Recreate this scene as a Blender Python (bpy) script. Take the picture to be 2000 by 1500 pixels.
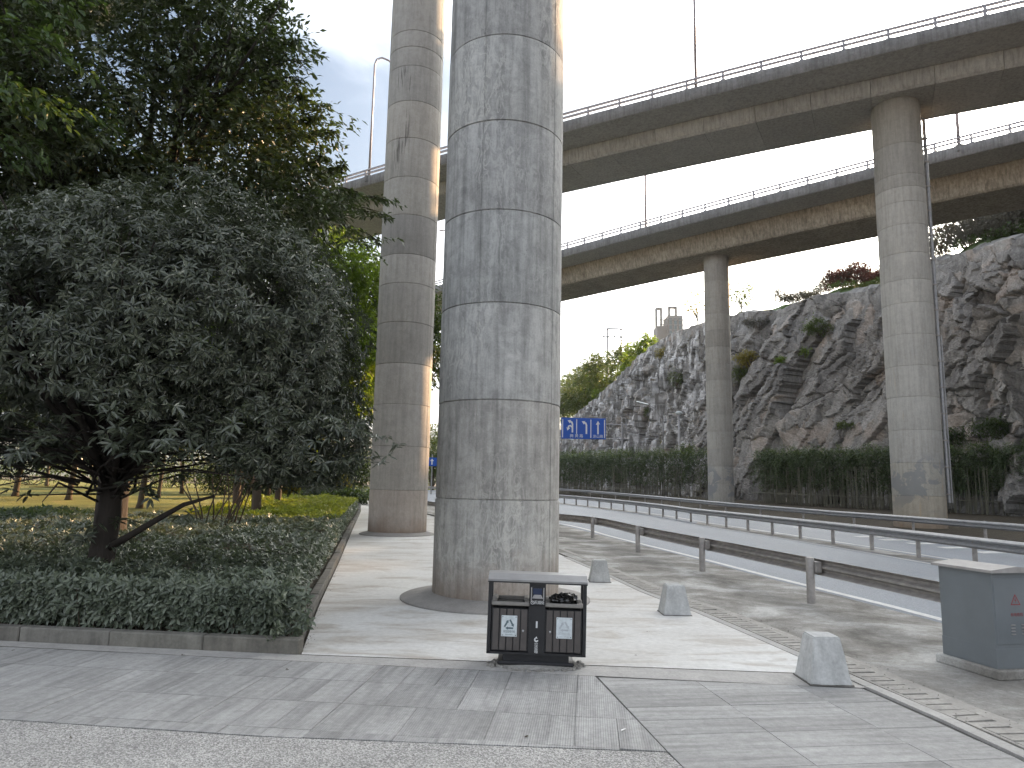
import bpy, math, random
import numpy as np
from mathutils import Vector, kdtree, noise as mnoise

# ------------------------------------------------------------------ camera, world, sun, exposure
for o in list(bpy.data.objects):
    bpy.data.objects.remove(o)
C = bpy.context.scene.collection
SC = bpy.context.scene
SUN_EL, SUN_AZ = math.radians(20.15), math.radians(42.2)      # azimuth measured clockwise from +Y
EYE = 1.7
FPX = 1370.0
PITCH, ROLL = math.atan(195 / FPX), math.atan(185 / 9400)
cam = bpy.data.cameras.new('camera')
cam.sensor_width = 36.0
cam.lens = 36.0 * FPX / 2000
cam.clip_end = 20000
cam.clip_start = 0.05
co = bpy.data.objects.new('camera', cam)
C.objects.link(co)
co.location = (0, 0, EYE)
from mathutils import Matrix
cp, sp = math.cos(PITCH), math.sin(PITCH)
f0 = Vector((0, cp, sp)); u0 = Vector((0, -sp, cp)); r0 = Vector((1, 0, 0))
rr = r0 * math.cos(ROLL) + u0 * math.sin(ROLL)
uu = -r0 * math.sin(ROLL) + u0 * math.cos(ROLL)
co.rotation_euler = Matrix(((rr.x, uu.x, -f0.x), (rr.y, uu.y, -f0.y), (rr.z, uu.z, -f0.z))).to_euler()
SC.camera = co

SC.render.engine = 'CYCLES'
SC.view_settings.view_transform = 'Standard'
SC.view_settings.look = 'None'
SC.view_settings.exposure = 2.2
SC.view_settings.gamma = 1.0
SC.view_settings.use_curve_mapping = False
SC.cycles.max_bounces = 7
SC.cycles.diffuse_bounces = 4
SC.cycles.transparent_max_bounces = 4
SC.cycles.volume_bounces = 1

W = bpy.data.worlds.new('World')
SC.world = W
W.use_nodes = True
wn, wl = W.node_tree.nodes, W.node_tree.links
wn.clear()
wo = wn.new('ShaderNodeOutputWorld')
bg = wn.new('ShaderNodeBackground')
bg.inputs['Strength'].default_value = 0.12
sky = wn.new('ShaderNodeTexSky')
sky.sky_type = 'NISHITA'
sky.sun_disc = False
sky.sun_elevation = SUN_EL
sky.sun_rotation = SUN_AZ
sky.air_density = 0.9
sky.dust_density = 10.0
sky.ozone_density = 0.6
tc = wn.new('ShaderNodeTexCoord')
mp = wn.new('ShaderNodeMapping'); mp.inputs['Scale'].default_value = (1.0, 1.0, 2.2); mp.inputs['Location'].default_value = (3.1, 0.0, -.74); mp.inputs['Rotation'].default_value = (0, 0, .30)
nz = wn.new('ShaderNodeTexNoise'); nz.inputs['Scale'].default_value = 1.9; nz.inputs['Detail'].default_value = 7; nz.inputs['Roughness'].default_value = .55
nz.inputs['Distortion'].default_value = .4
cr = wn.new('ShaderNodeValToRGB'); cr.color_ramp.interpolation = 'EASE'
cr.color_ramp.elements[0].position = .33; cr.color_ramp.elements[0].color = (0, 0, 0, 1)
cr.color_ramp.elements[1].position = .74; cr.color_ramp.elements[1].color = (1, 1, 1, 1)
hsv = wn.new('ShaderNodeHueSaturation'); hsv.inputs['Saturation'].default_value = 0.10; hsv.inputs['Value'].default_value = 1.25
hs0 = wn.new('ShaderNodeHueSaturation'); hs0.inputs['Saturation'].default_value = 0.95; hs0.inputs['Value'].default_value = 0.47
mx = wn.new('ShaderNodeMix'); mx.data_type = 'RGBA'
ad = wn.new('ShaderNodeMix'); ad.data_type = 'RGBA'; ad.blend_type = 'ADD'; ad.inputs[0].default_value = 1.0; ad.inputs[7].default_value = (2.68, 2.8, 2.97, 1)   # thin sunlit cloud
wl.new(tc.outputs['Generated'], mp.inputs['Vector']); wl.new(mp.outputs[0], nz.inputs['Vector'])
wl.new(nz.outputs[0], cr.inputs[0]); wl.new(cr.outputs[0], mx.inputs[0])
wl.new(sky.outputs[0], hs0.inputs['Color']); tn_ = wn.new('ShaderNodeMix'); tn_.data_type = 'RGBA'; tn_.blend_type = 'MULTIPLY'; tn_.inputs[0].default_value = 1.0; tn_.inputs[7].default_value = (.80, .96, 1.10, 1)
wl.new(hs0.outputs[0], tn_.inputs[6]); wl.new(tn_.outputs[2], mx.inputs[6])
wl.new(sky.outputs[0], hsv.inputs['Color']); wl.new(hsv.outputs[0], ad.inputs[6]); wl.new(ad.outputs[2], mx.inputs[7])
wl.new(mx.outputs[2], bg.inputs['Color']); wl.new(bg.outputs[0], wo.inputs['Surface'])

sl = bpy.data.lights.new('sun', 'SUN')
sl.energy = 3.5
sl.angle = math.radians(0.6)
sl.color = (1.0, .62, .32)
so = bpy.data.objects.new('sun', sl)
C.objects.link(so)
sd = Vector((math.sin(SUN_AZ) * math.cos(SUN_EL), math.cos(SUN_AZ) * math.cos(SUN_EL), math.sin(SUN_EL)))
so.rotation_euler = sd.to_track_quat('Z', 'Y').to_euler()
so.location = (60, 60, 60)

# ------------------------------------------------------------------ helpers
rng = np.random.default_rng(7)
random.seed(11)
PI = math.pi


def ray(x, y):
    return f0 + rr * ((x - 1000) / FPX) + uu * ((750 - y) / FPX)


def G(x, y, z=0.0):
    d = ray(x, y)
    return d * ((z - EYE) / d.z) + Vector((0, 0, EYE))


def D(x, y, Y):
    d = ray(x, y)
    return d * (Y / d.y) + Vector((0, 0, EYE))


def zg(y):
    """the ground climbs very gently beyond the piers"""
    return min(max((y - 35.0) * .011, 0.0), .9)


def tag(o, label=None, cat=None, group=None, kind=None):
    if label: o['label'] = label
    if cat: o['category'] = cat
    if group: o['group'] = group
    if kind: o['kind'] = kind
    return o


def empty(name, loc=(0, 0, 0), rz=0.0):
    o = bpy.data.objects.new(name, None)
    o.empty_display_size = .2
    o.location = loc
    o.rotation_euler = (0, 0, rz)
    C.objects.link(o)
    return o


def link(name, me, parent=None):
    o = bpy.data.objects.new(name, me)
    C.objects.link(o)
    if parent is not None:
        o.parent = parent
    return o


def children(o):
    return [c for c in CH.get(o.name, [])]


class MB:
    def __init__(s):
        s.v = []; s.f = []

    def add(s, verts, faces):
        n = len(s.v)
        s.v.extend([tuple(p) for p in verts])
        s.f.extend([tuple(i + n for i in f) for f in faces])
        return s

    def box(s, c, size, rz=0.0, tx=1.0, ty=1.0, bevel=0.0):
        """box centred at c, tx/ty = taper of its top"""
        sx, sy, sz = size[0] / 2, size[1] / 2, size[2] / 2
        b = min(bevel, sx * .9, sy * .9, sz * .9)
        ca, sa = math.cos(rz), math.sin(rz)
        def P(x, y, z):
            return (c[0] + x * ca - y * sa, c[1] + x * sa + y * ca, c[2] + z)
        if b <= 0:
            v = [P(-sx, -sy, -sz), P(sx, -sy, -sz), P(sx, sy, -sz), P(-sx, sy, -sz),
                 P(-sx * tx, -sy * ty, sz), P(sx * tx, -sy * ty, sz), P(sx * tx, sy * ty, sz), P(-sx * tx, sy * ty, sz)]
            s.add(v, [(0, 3, 2, 1), (4, 5, 6, 7), (0, 1, 5, 4), (1, 2, 6, 5), (2, 3, 7, 6), (3, 0, 4, 7)])
            return s
        def ring(x, y, z, k):
            return [P(-x + k, -y, z), P(x - k, -y, z), P(x, -y + k, z), P(x, y - k, z), P(x - k, y, z), P(-x + k, y, z), P(-x, y - k, z), P(-x, -y + k, z)]
        v = ring(sx - b, sy - b, -sz, b * .4) + ring(sx, sy, -sz + b, b) + ring(sx * tx, sy * ty, sz - b, b) + ring(sx * tx - b, sy * ty - b, sz, b * .4)
        f = [tuple(range(7, -1, -1)), tuple(range(24, 32))]
        for k in range(3):
            for i in range(8):
                j = (i + 1) % 8
                f.append((k * 8 + i, k * 8 + j, k * 8 + 8 + j, k * 8 + 8 + i))
        s.add(v, f)
        return s

    def prism(s, poly, z0, z1):
        n = len(poly)
        a = sum(poly[i][0] * poly[(i + 1) % n][1] - poly[(i + 1) % n][0] * poly[i][1] for i in range(n))
        if a < 0: poly = poly[::-1]
        v = [(p[0], p[1], z0) for p in poly] + [(p[0], p[1], z1) for p in poly]
        f = [tuple(range(n - 1, -1, -1)), tuple(range(n, 2 * n))] + [(i, (i + 1) % n, n + (i + 1) % n, n + i) for i in range(n)]
        return s.add(v, f)

    def tube(s, pts, r, sides=8, cap=True):
        pts = [Vector(p) for p in pts]
        n = len(pts)
        rs = r if isinstance(r, (list, tuple)) else [r] * n
        vs = []
        ref = None
        for i, p in enumerate(pts):
            t = (pts[min(i + 1, n - 1)] - pts[max(i - 1, 0)]).normalized()
            if ref is None:
                ref = t.orthogonal().normalized()
            ref = (ref - t * ref.dot(t)).normalized()
            b = t.cross(ref)
            for k in range(sides):
                a = 2 * PI * k / sides
                vs.append(p + (ref * math.cos(a) + b * math.sin(a)) * rs[i])
        fs = []
        for i in range(n - 1):
            for k in range(sides):
                k2 = (k + 1) % sides
                fs.append((i * sides + k, i * sides + k2, (i + 1) * sides + k2, (i + 1) * sides + k))
        if cap:
            fs.append(tuple(range(sides - 1, -1, -1)))
            fs.append(tuple(range((n - 1) * sides, n * sides)))
        return s.add(vs, fs)

    def lathe(s, prof, c=(0, 0, 0), seg=32, cap=True):
        vs = []
        for r_, z in prof:
            for k in range(seg):
                a = 2 * PI * k / seg
                vs.append((c[0] + r_ * math.cos(a), c[1] + r_ * math.sin(a), c[2] + z))
        fs = []
        for i in range(len(prof) - 1):
            for k in range(seg):
                k2 = (k + 1) % seg
                fs.append((i * seg + k, i * seg + k2, (i + 1) * seg + k2, (i + 1) * seg + k))
        if cap:
            fs.append(tuple(range(seg - 1, -1, -1)))
            fs.append(tuple(range((len(prof) - 1) * seg, len(prof) * seg)))
        return s.add(vs, fs)

    def sweep(s, prof, path, closed=True):
        """prof: (n, z) with n to the right of the travel direction; path: (x, y, z)"""
        path = [Vector(p) for p in path]
        n = len(path); m = len(prof)
        vs = []
        for i, p in enumerate(path):
            t = path[min(i + 1, n - 1)] - path[max(i - 1, 0)]
            t.z = 0; t.normalize()
            nr = Vector((t.y, -t.x, 0))
            for q in prof:
                vs.append(p + nr * q[0] + Vector((0, 0, q[1])))
        fs = []
        for i in range(n - 1):
            for k in range(m if closed else m - 1):
                k2 = (k + 1) % m
                fs.append((i * m + k, (i + 1) * m + k, (i + 1) * m + k2, i * m + k2))
        if closed:
            fs.append(tuple(range(m)))
            fs.append(tuple(range(n * m - 1, (n - 1) * m - 1, -1)))
        return s.add(vs, fs)

    def build(s, name, mat, parent=None, loc=None, smooth=False, smooth_angle=None):
        me = bpy.data.meshes.new(name)
        off = Vector(loc) if loc is not None else Vector((0, 0, 0))
        vs = [(p[0] - off[0], p[1] - off[1], p[2] - off[2]) for p in s.v] if loc is not None else s.v
        me.from_pydata(vs, [], s.f)
        me.validate()
        me.update()
        if smooth:
            me.shade_smooth()
            if smooth_angle:
                me.set_sharp_from_angle(angle=math.radians(smooth_angle))
        if mat: me.materials.append(mat)
        o = link(name, me, parent)
        if loc is not None: o.location = loc
        return o


def mesh_np(name, V, F, mat, parent=None, smooth=False):
    """V (n,3), F (m,3|4) -> object"""
    me = bpy.data.meshes.new(name)
    k = F.shape[1]
    me.vertices.add(len(V)); me.vertices.foreach_set('co', V.astype(np.float32).ravel())
    me.loops.add(F.size); me.loops.foreach_set('vertex_index', F.astype(np.int32).ravel())
    me.polygons.add(len(F))
    me.polygons.foreach_set('loop_start', np.arange(0, F.size, k, dtype=np.int32))
    me.polygons.foreach_set('loop_total', np.full(len(F), k, dtype=np.int32))
    me.polygons.foreach_set('use_smooth', np.full(len(F), smooth, dtype=bool))
    me.update(calc_edges=True)
    me.materials.append(mat)
    return link(name, me, parent)


def smooth_path(pts, step=1.0):
    """Catmull-Rom through pts, resampled"""
    P = [Vector(p) for p in pts]
    P = [P[0] * 2 - P[1]] + P + [P[-1] * 2 - P[-2]]
    out = []
    for i in range(1, len(P) - 2):
        a, b, c, d = P[i - 1], P[i], P[i + 1], P[i + 2]
        n = max(2, int((c - b).length / step))
        for k in range(n):
            t = k / n
            out.append(.5 * ((2 * b) + (c - a) * t + (2 * a - 5 * b + 4 * c - d) * t * t + (3 * b - a - 3 * c + d) * t ** 3))
    out.append(P[-2])
    return out


def even(path, step):
    """points every step metres along a path"""
    out = [path[0].copy()]
    need = step
    for a, b in zip(path[:-1], path[1:]):
        L = (b - a).length
        pos = 0.0
        while L - pos >= need:
            pos += need
            out.append(a.lerp(b, pos / L))
            need = step
        need -= L - pos
    return out


# ------------------------------------------------------------------ materials
def new_mat(name):
    m = bpy.data.materials.new(name)
    m.use_nodes = True
    m.node_tree.nodes.clear()
    return m, m.node_tree.nodes, m.node_tree.links


class NB:
    def __init__(s, name):
        s.m, s.n, s.l = new_mat(name)
        s.out = s.n.new('ShaderNodeOutputMaterial')
        s.p = s.n.new('ShaderNodeBsdfPrincipled')
        s.l.new(s.p.outputs[0], s.out.inputs[0])
        g = s.n.new('ShaderNodeNewGeometry')
        s.pos = g.outputs['Position']; s.geo = g
        s.oi = s.n.new('ShaderNodeObjectInfo')

    def map(s, scale=(1, 1, 1), rot=(0, 0, 0), vec=None, loc=(0, 0, 0)):
        m = s.n.new('ShaderNodeMapping')
        m.inputs['Scale'].default_value = scale; m.inputs['Rotation'].default_value = rot; m.inputs['Location'].default_value = loc
        s.l.new(vec or s.pos, m.inputs[0]); return m.outputs[0]

    def noise(s, scale, detail=6, rough=.6, vec=None, dist=0.0):
        t = s.n.new('ShaderNodeTexNoise')
        t.inputs['Scale'].default_value = scale; t.inputs['Detail'].default_value = detail
        t.inputs['Roughness'].default_value = rough; t.inputs['Distortion'].default_value = dist
        s.l.new(vec or s.pos, t.inputs[0]); return t.outputs[0]

    def voro(s, scale, vec=None, feature='F1'):
        t = s.n.new('ShaderNodeTexVoronoi'); t.feature = feature
        t.inputs['Scale'].default_value = scale
        s.l.new(vec or s.pos, t.inputs[0]); return t

    def ramp(s, fac, stops):
        r_ = s.n.new('ShaderNodeValToRGB')
        e = r_.color_ramp.elements
        while len(e) > 1: e.remove(e[-1])
        for i, (p, c) in enumerate(stops):
            if isinstance(c, (int, float)): c = (c, c, c)
            el = e[0] if i == 0 else e.new(p)
            el.position = p; el.color = (*c, 1)
        s.l.new(fac, r_.inputs[0]); return r_.outputs[0]

    def mix(s, fac, a, b, mode='MIX'):
        m = s.n.new('ShaderNodeMix'); m.data_type = 'RGBA'; m.blend_type = mode
        m.clamp_factor = True
        for i, v in ((0, fac), (6, a), (7, b)):
            if isinstance(v, (int, float)):
                m.inputs[i].default_value = v if i == 0 else (v, v, v, 1)
            elif isinstance(v, tuple): m.inputs[i].default_value = (*v, 1)
            else: s.l.new(v, m.inputs[i])
        return m.outputs[2]

    def math(s, op, a, b=0.0, c=None, clamp=False):
        m = s.n.new('ShaderNodeMath'); m.operation = op; m.use_clamp = clamp
        for i, v in enumerate((a, b) if c is None else (a, b, c)):
            if isinstance(v, (int, float)): m.inputs[i].default_value = v
            else: s.l.new(v, m.inputs[i])
        return m.outputs[0]

    def sep(s, vec):
        x = s.n.new('ShaderNodeSeparateXYZ'); s.l.new(vec, x.inputs[0]); return x.outputs

    def color(s, c):
        if isinstance(c, tuple): s.p.inputs['Base Color'].default_value = (*c, 1)
        else: s.l.new(c, s.p.inputs['Base Color'])
        return s

    def rough(s, r_):
        if isinstance(r_, (int, float)): s.p.inputs['Roughness'].default_value = r_
        else: s.l.new(r_, s.p.inputs['Roughness'])
        return s

    def bump(s, h, strength=.3, dist=.02):
        b = s.n.new('ShaderNodeBump'); b.inputs['Strength'].default_value = strength; b.inputs['Distance'].default_value = dist
        s.l.new(h, b.inputs['Height']); s.l.new(b.outputs[0], s.p.inputs['Normal']); return s

    def spec(s, v):
        s.p.inputs['Specular IOR Level'].default_value = v; return s


def concrete(name, base=(.30, .295, .28), streak=.5, pits=.5, veins=0.0, drips=None, patch=False, tone=.5, joints=None, dirt_z=None, rough=.85):
    b = NB(name)
    big = b.noise(.8, 5, .6)
    med = b.noise(5, 8, .65, dist=.6)
    fine = b.noise(38, 5, .6)
    st = b.noise(1.0, 6, .6, vec=b.map((7, 7, .45)))
    st2 = b.noise(1.0, 5, .6, vec=b.map((16, 16, 1.4)))
    k = b.mix(1.0, b.ramp(big, [(.3, 1 - .26 * tone), (.7, 1 + .0)]), b.ramp(med, [(.3, 1 - .38 * tone), (.62, 1.0)]), 'MULTIPLY')
    k = b.mix(streak, k, b.mix(1.0, k, b.ramp(st, [(.34, .55), (.55, 1.0), (.7, 1.12)]), 'MULTIPLY'))
    k = b.mix(streak * .6, k, b.mix(1.0, k, b.ramp(st2, [(.36, .68), (.52, 1.0)]), 'MULTIPLY'))
    k = b.mix(1.0, k, b.ramp(fine, [(.3, .86), (.7, 1.08)]), 'MULTIPLY')
    col = b.mix(1.0, base, k, 'MULTIPLY')
    if veins:
        v1 = b.noise(3.4, 6, .6, vec=b.map((2.2, 2.2, .8)), dist=1.2)
        rid = b.math('ABSOLUTE', b.math('SUBTRACT', v1, .5))
        vm = b.math('MULTIPLY', b.ramp(rid, [(.0, 1.0), (.03, .4), (.07, 0.0)]), b.ramp(b.noise(.9, 3, .5, vec=b.map((1.2, 1.2, .5))), [(.45, 0.0), (.62, 1.0)]))
        col = b.mix(b.math('MULTIPLY', vm, veins), col, (.50, .49, .46))
    pv = b.voro(17)
    pm = b.math('MULTIPLY', b.ramp(pv.outputs['Distance'], [(.05, 1.0), (.12, 0.0)]), b.ramp(b.noise(9, 2), [(.55, 0.0), (.62, 1.0)]))
    col = b.mix(b.math('MULTIPLY', pm, pits), col, (.07, .068, .065))
    if drips:
        x_, y_, z_ = b.sep(b.pos)
        dn = b.noise(1.0, 4, .6, vec=b.map((11, 11, .5)), dist=.3)
        dm = b.math('MULTIPLY', b.ramp(dn, [(.56, 0.0), (.60, 1.0)]), b.ramp(b.math('DIVIDE', z_, 20.0), [(drips[2] / 20, 0.0), (drips[2] / 20 + .03, 1.0), (drips[3] / 20 - .01, 1.0), (drips[3] / 20, 0.0)]))
        dm = b.math('MULTIPLY', dm, b.ramp(b.math('ABSOLUTE', b.math('SUBTRACT', x_, drips[0])), [(drips[1] * .7, 1.0), (drips[1], 0.0)]))
        col = b.mix(b.math('MULTIPLY', dm, .75), col, (.07, .065, .06))
    if patch:
        z_ = b.sep(b.pos)[2]
        zb_ = b.ramp(b.math('DIVIDE', z_, 10.0), [(.06, 0.0), (.12, 1.0), (.30, 1.0), (.36, 0.0)])
        pn_ = b.noise(.9, 4, .6, vec=b.map((1, 1, 1.2)), dist=.6)
        col = b.mix(b.math('MULTIPLY', b.ramp(pn_, [(.50, 0.0), (.53, .85)]), zb_), col, (.23, .24, .25))
        rs_ = b.noise(1.0, 4, .6, vec=b.map((2.6, 2.6, .22)), dist=.5)
        col = b.mix(b.math('MULTIPLY', b.ramp(rs_, [(.62, 0.0), (.70, .6)]), b.ramp(b.math('DIVIDE', z_, 10.0), [(.5, 1.0), (.95, 0.0)])), col, (.42, .30, .18))
    # brown clay staining close to the ground
    if dirt_z:
        z = b.sep(b.pos)[2]
        dz = b.math('ADD', z, b.math('MULTIPLY', b.math('SUBTRACT', b.noise(2.2, 5), .5), 1.2))
        col = b.mix(b.ramp(dz, [(0.0, .62), (min(dirt_z / 1.0, .99), 0.0)]), col, (.235, .17, .125))
    # per-piece tint
    col = b.mix(1.0, col, b.oi.outputs['Color'], 'MULTIPLY')
    b.color(col).rough(rough).spec(.35)
    hh = b.math('ADD', b.math('MULTIPLY', fine, .35), b.math('SUBTRACT', b.math('MULTIPLY', med, .9), b.math('MULTIPLY', pm, 1.2)))
    b.bump(hh, .45, .012)
    return b.m


def plain(name, col, rough=.5, metal=0.0, var=.25, bump=0.0, scale=6.0, spec=.5):
    b = NB(name)
    n = b.noise(scale, 6, .6)
    c = b.mix(1.0, tuple(col), b.ramp(n, [(.25, 1 - var), (.75, 1 + var * .3)]), 'MULTIPLY')
    b.color(c).spec(spec)
    b.rough(b.math('ADD', b.math('MULTIPLY', n, .15), rough - .07))
    b.p.inputs['Metallic'].default_value = metal
    if bump: b.bump(b.noise(scale * 6, 4), bump, .01)
    return b.m


def leafmat(name, c1, c2, rough=.42, trans=.30, tcol=None, spec=.5, back=None):
    b = NB(name)
    rnd = b.geo.outputs['Random Per Island']
    big = b.noise(1.2, 2)
    f = b.math('ADD', b.math('MULTIPLY', rnd, .7), b.math('MULTIPLY', big, .4), clamp=True)
    c = b.mix(f, tuple(c1), tuple(c2))
    b.color(c).rough(rough).spec(spec)
    t = b.n.new('ShaderNodeBsdfTranslucent')
    tc_ = tcol or (c2[0] * 1.7, c2[1] * 1.9, c2[2] * .7)
    b.l.new(b.mix(f, tuple(x * .8 for x in tc_), tuple(tc_)), t.inputs[0])
    ms = b.n.new('ShaderNodeMixShader'); ms.inputs[0].default_value = trans
    b.l.new(b.p.outputs[0], ms.inputs[1]); b.l.new(t.outputs[0], ms.inputs[2]); b.l.new(ms.outputs[0], b.out.inputs[0])
    return b.m


def barkmat(name, col):
    b = NB(name)
    n = b.noise(1, 8, .7, vec=b.map((14, 14, 3)))
    b.color(b.mix(n, tuple(x * .45 for x in col), tuple(x * 1.3 for x in col))).rough(.9).spec(.2)
    b.bump(n, .8, .03)
    return b.m


M = {}
M['pillar'] = concrete('pillar_concrete', (.47, .463, .445), .75, .8, veins=.75, tone=.85, dirt_z=.75)
M['pillar_tan'] = concrete('tan_pillar_concrete', (.42, .408, .385), .35, .5, veins=.15, tone=.45, dirt_z=.6, drips=(-3.95, .34, 11.6, 16.0))
M['pillar_far'] = concrete('pier_concrete', (.42, .405, .37), .35, .4, veins=.15, tone=.4, dirt_z=.6, patch=True)
M['deck'] = concrete('deck_concrete', (.48, .472, .445), .6, .35, tone=.5)
M['deck_stained'] = concrete('stained_deck_concrete', (.50, .455, .38), .9, .4, tone=.9)
M['parapet'] = concrete('parapet_concrete', (.27, .275, .28), .7, .5, tone=.8)
M['cover'] = concrete('drain_cover_concrete', (.43, .405, .365), .0, .6, tone=.8)
M['border'] = concrete('border_concrete', (.47, .45, .42), .0, .5, tone=.6)
M['bollard'] = concrete('bollard_concrete', (.58, .58, .56), .35, .9, tone=.6)
M['kerb'] = concrete('kerb_concrete', (.21, .20, .178), .5, .4, tone=.8)
M['pad'] = concrete('pad_concrete', (.33, .31, .285), .0, .2, tone=.5)


def path_material():
    b = NB('poured_concrete_path')
    big = b.noise(.45, 6, .6, dist=.8)
    med = b.noise(1.6, 7, .62, vec=b.map((.55, 1.6, 1)), dist=.9)
    sm = b.noise(14, 6, .6)
    tiny = b.noise(70, 3, .6)
    base = b.mix(b.ramp(big, [(.35, 0.0), (.65, 1.0)]), (.54, .52, .485), (.66, .65, .62))
    base = b.mix(b.math('MULTIPLY', b.ramp(med, [(.5, 0.0), (.66, 1.0)]), .9), base, (.42, .375, .32))
    base = b.mix(b.math('MULTIPLY', b.ramp(med, [(.22, 1.0), (.40, 0.0)]), .6), base, (.74, .74, .72))
    base = b.mix(1.0, base, b.ramp(sm, [(.3, .86), (.7, 1.06)]), 'MULTIPLY')
    base = b.mix(1.0, base, b.ramp(tiny, [(.3, .93), (.7, 1.05)]), 'MULTIPLY')
    sp = b.voro(26)
    base = b.mix(b.math('MULTIPLY', b.ramp(sp.outputs['Distance'], [(.04, 1.0), (.08, 0.0)]), b.ramp(b.noise(5, 2), [(.58, 0.0), (.66, .8)])), base, (.10, .09, .08))
    b.color(base).rough(.8).spec(.35)
    b.bump(b.math('ADD', b.math('MULTIPLY', sm, .5), b.math('MULTIPLY', tiny, .5)), .35, .006)
    return b.m


def slab_material(name, axis):
    """stone slabs, finely grooved along 'axis' (a rotation about z)"""
    b = NB(name)
    v = b.map((1, 1, 1), (0, 0, axis))
    x_, y_, z_ = b.sep(v)
    rnd = b.oi.outputs['Random']
    gro = b.math('SINE', b.math('MULTIPLY', x_, 2 * PI / .017))
    cmb = b.n.new('ShaderNodeCombineXYZ')
    b.l.new(b.math('MULTIPLY', x_, 15.0), cmb.inputs[0]); b.l.new(b.math('MULTIPLY', y_, 1.0), cmb.inputs[1]); b.l.new(b.math('MULTIPLY', rnd, 90.0), cmb.inputs[2])
    band = b.noise(1.0, 3, .6, vec=cmb.outputs[0])
    sm = b.noise(16, 7, .7)
    tiny = b.noise(75, 4, .7)
    big = b.noise(.8, 5, .6)
    k = b.mix(1.0, b.ramp(rnd, [(0, .85), (.35, .96), (.8, 1.02), (1, 1.12)]), b.ramp(band, [(.3, .76), (.5, 1.0), (.7, 1.16)]), 'MULTIPLY')
    k = b.mix(1.0, k, b.ramp(sm, [(.3, .78), (.7, 1.12)]), 'MULTIPLY')
    k = b.mix(1.0, k, b.ramp(tiny, [(.3, .88), (.7, 1.10)]), 'MULTIPLY')
    k = b.mix(1.0, k, b.ramp(big, [(.3, .80), (.7, 1.10)]), 'MULTIPLY')
    k = b.mix(1.0, k, b.ramp(gro, [(0.0, .95), (1.0, 1.03)]), 'MULTIPLY')
    b.color(b.mix(1.0, b.mix(big, (.375, .364, .343), (.366, .360, .348)), k, 'MULTIPLY')).rough(.78).spec(.4)
    b.bump(b.math('ADD', b.math('MULTIPLY', gro, .5), b.math('MULTIPLY', sm, 1.0)), .5, .004)
    return b.m


def aggregate_material():
    b = NB('exposed_aggregate')
    v = b.voro(105)
    n = b.noise(60, 4, .7)
    big = b.noise(1.6, 5, .6)
    c = b.ramp(b.math('ADD', b.math('MULTIPLY', b.sep(v.outputs['Color'])[0], .65), b.math('MULTIPLY', n, .5)), [(.15, (.16, .15, .14)), (.5, (.31, .30, .28)), (.85, (.55, .53, .50))])
    c = b.mix(1.0, c, b.ramp(big, [(.3, .85), (.7, 1.08)]), 'MULTIPLY')
    b.color(c).rough(.85).spec(.35)
    b.bump(b.math('ADD', v.outputs['Distance'], n), .7, .008)
    return b.m


def asphalt_material():
    b = NB('asphalt')
    n = b.noise(120, 4, .7)
    big = b.noise(.7, 5, .6, vec=b.map((.5, .12, 1)))
    v = b.voro(70)
    c = b.ramp(b.math('ADD', b.math('MULTIPLY', n, .6), b.math('MULTIPLY', b.sep(v.outputs['Color'])[0], .4)), [(.2, (.125, .14, .16)), (.55, (.20, .222, .25)), (.85, (.33, .35, .38))])
    c = b.mix(1.0, c, b.ramp(big, [(.3, .82), (.7, 1.1)]), 'MULTIPLY')
    b.color(c).rough(.62).spec(.5)
    b.bump(n, .4, .004)
    return b.m


def verge_material():
    b = NB('dirty_verge_concrete')
    a = b.noise(.9, 9, .66, vec=b.map((1.0, 1.0, 1), (0, 0, .5)), dist=.45)
    d = b.noise(.45, 5, .6, dist=.6)
    s_ = b.noise(13, 7, .75)
    t = b.noise(55, 4, .75)
    c = b.ramp(a, [(.33, (.155, .145, .128)), (.43, (.25, .236, .21)), (.53, (.36, .345, .315)), (.64, (.56, .55, .52))])
    c = b.mix(b.ramp(d, [(.48, 0.0), (.62, .65)]), c, b.mix(.6, c, (.17, .155, .135)))
    c = b.mix(1.0, c, b.ramp(s_, [(.3, .78), (.7, 1.12)]), 'MULTIPLY')
    c = b.mix(1.0, c, b.ramp(t, [(.3, .82), (.7, 1.12)]), 'MULTIPLY')
    b.color(c).rough(.9).spec(.3)
    b.bump(b.math('ADD', b.math('MULTIPLY', a, 2.0), b.math('ADD', s_, b.math('MULTIPLY', t, .6))), .7, .025)
    return b.m


def soil_material():
    b = NB('soil')
    n = b.noise(3, 8, .7); s_ = b.noise(30, 5, .7)
    b.color(b.mix(1.0, b.ramp(n, [(.3, (.05, .042, .032)), (.7, (.11, .095, .07))]), b.ramp(s_, [(.3, .7), (.7, 1.2)]), 'MULTIPLY')).rough(.95).spec(.2)
    b.bump(b.math('ADD', n, s_), .8, .03)
    return b.m


def grass_material():
    b = NB('lawn_grass')
    n = b.noise(.6, 6, .6); s_ = b.noise(16, 6, .75); t = b.noise(90, 3, .7)
    c = b.ramp(n, [(.3, (.10, .115, .03)), (.55, (.16, .165, .045)), (.72, (.24, .20, .08))])
    c = b.mix(1.0, c, b.ramp(s_, [(.3, .65), (.7, 1.25)]), 'MULTIPLY')
    b.color(c).rough(.9).spec(.2)
    b.bump(b.math('ADD', s_, t), .9, .03)
    return b.m


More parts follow.
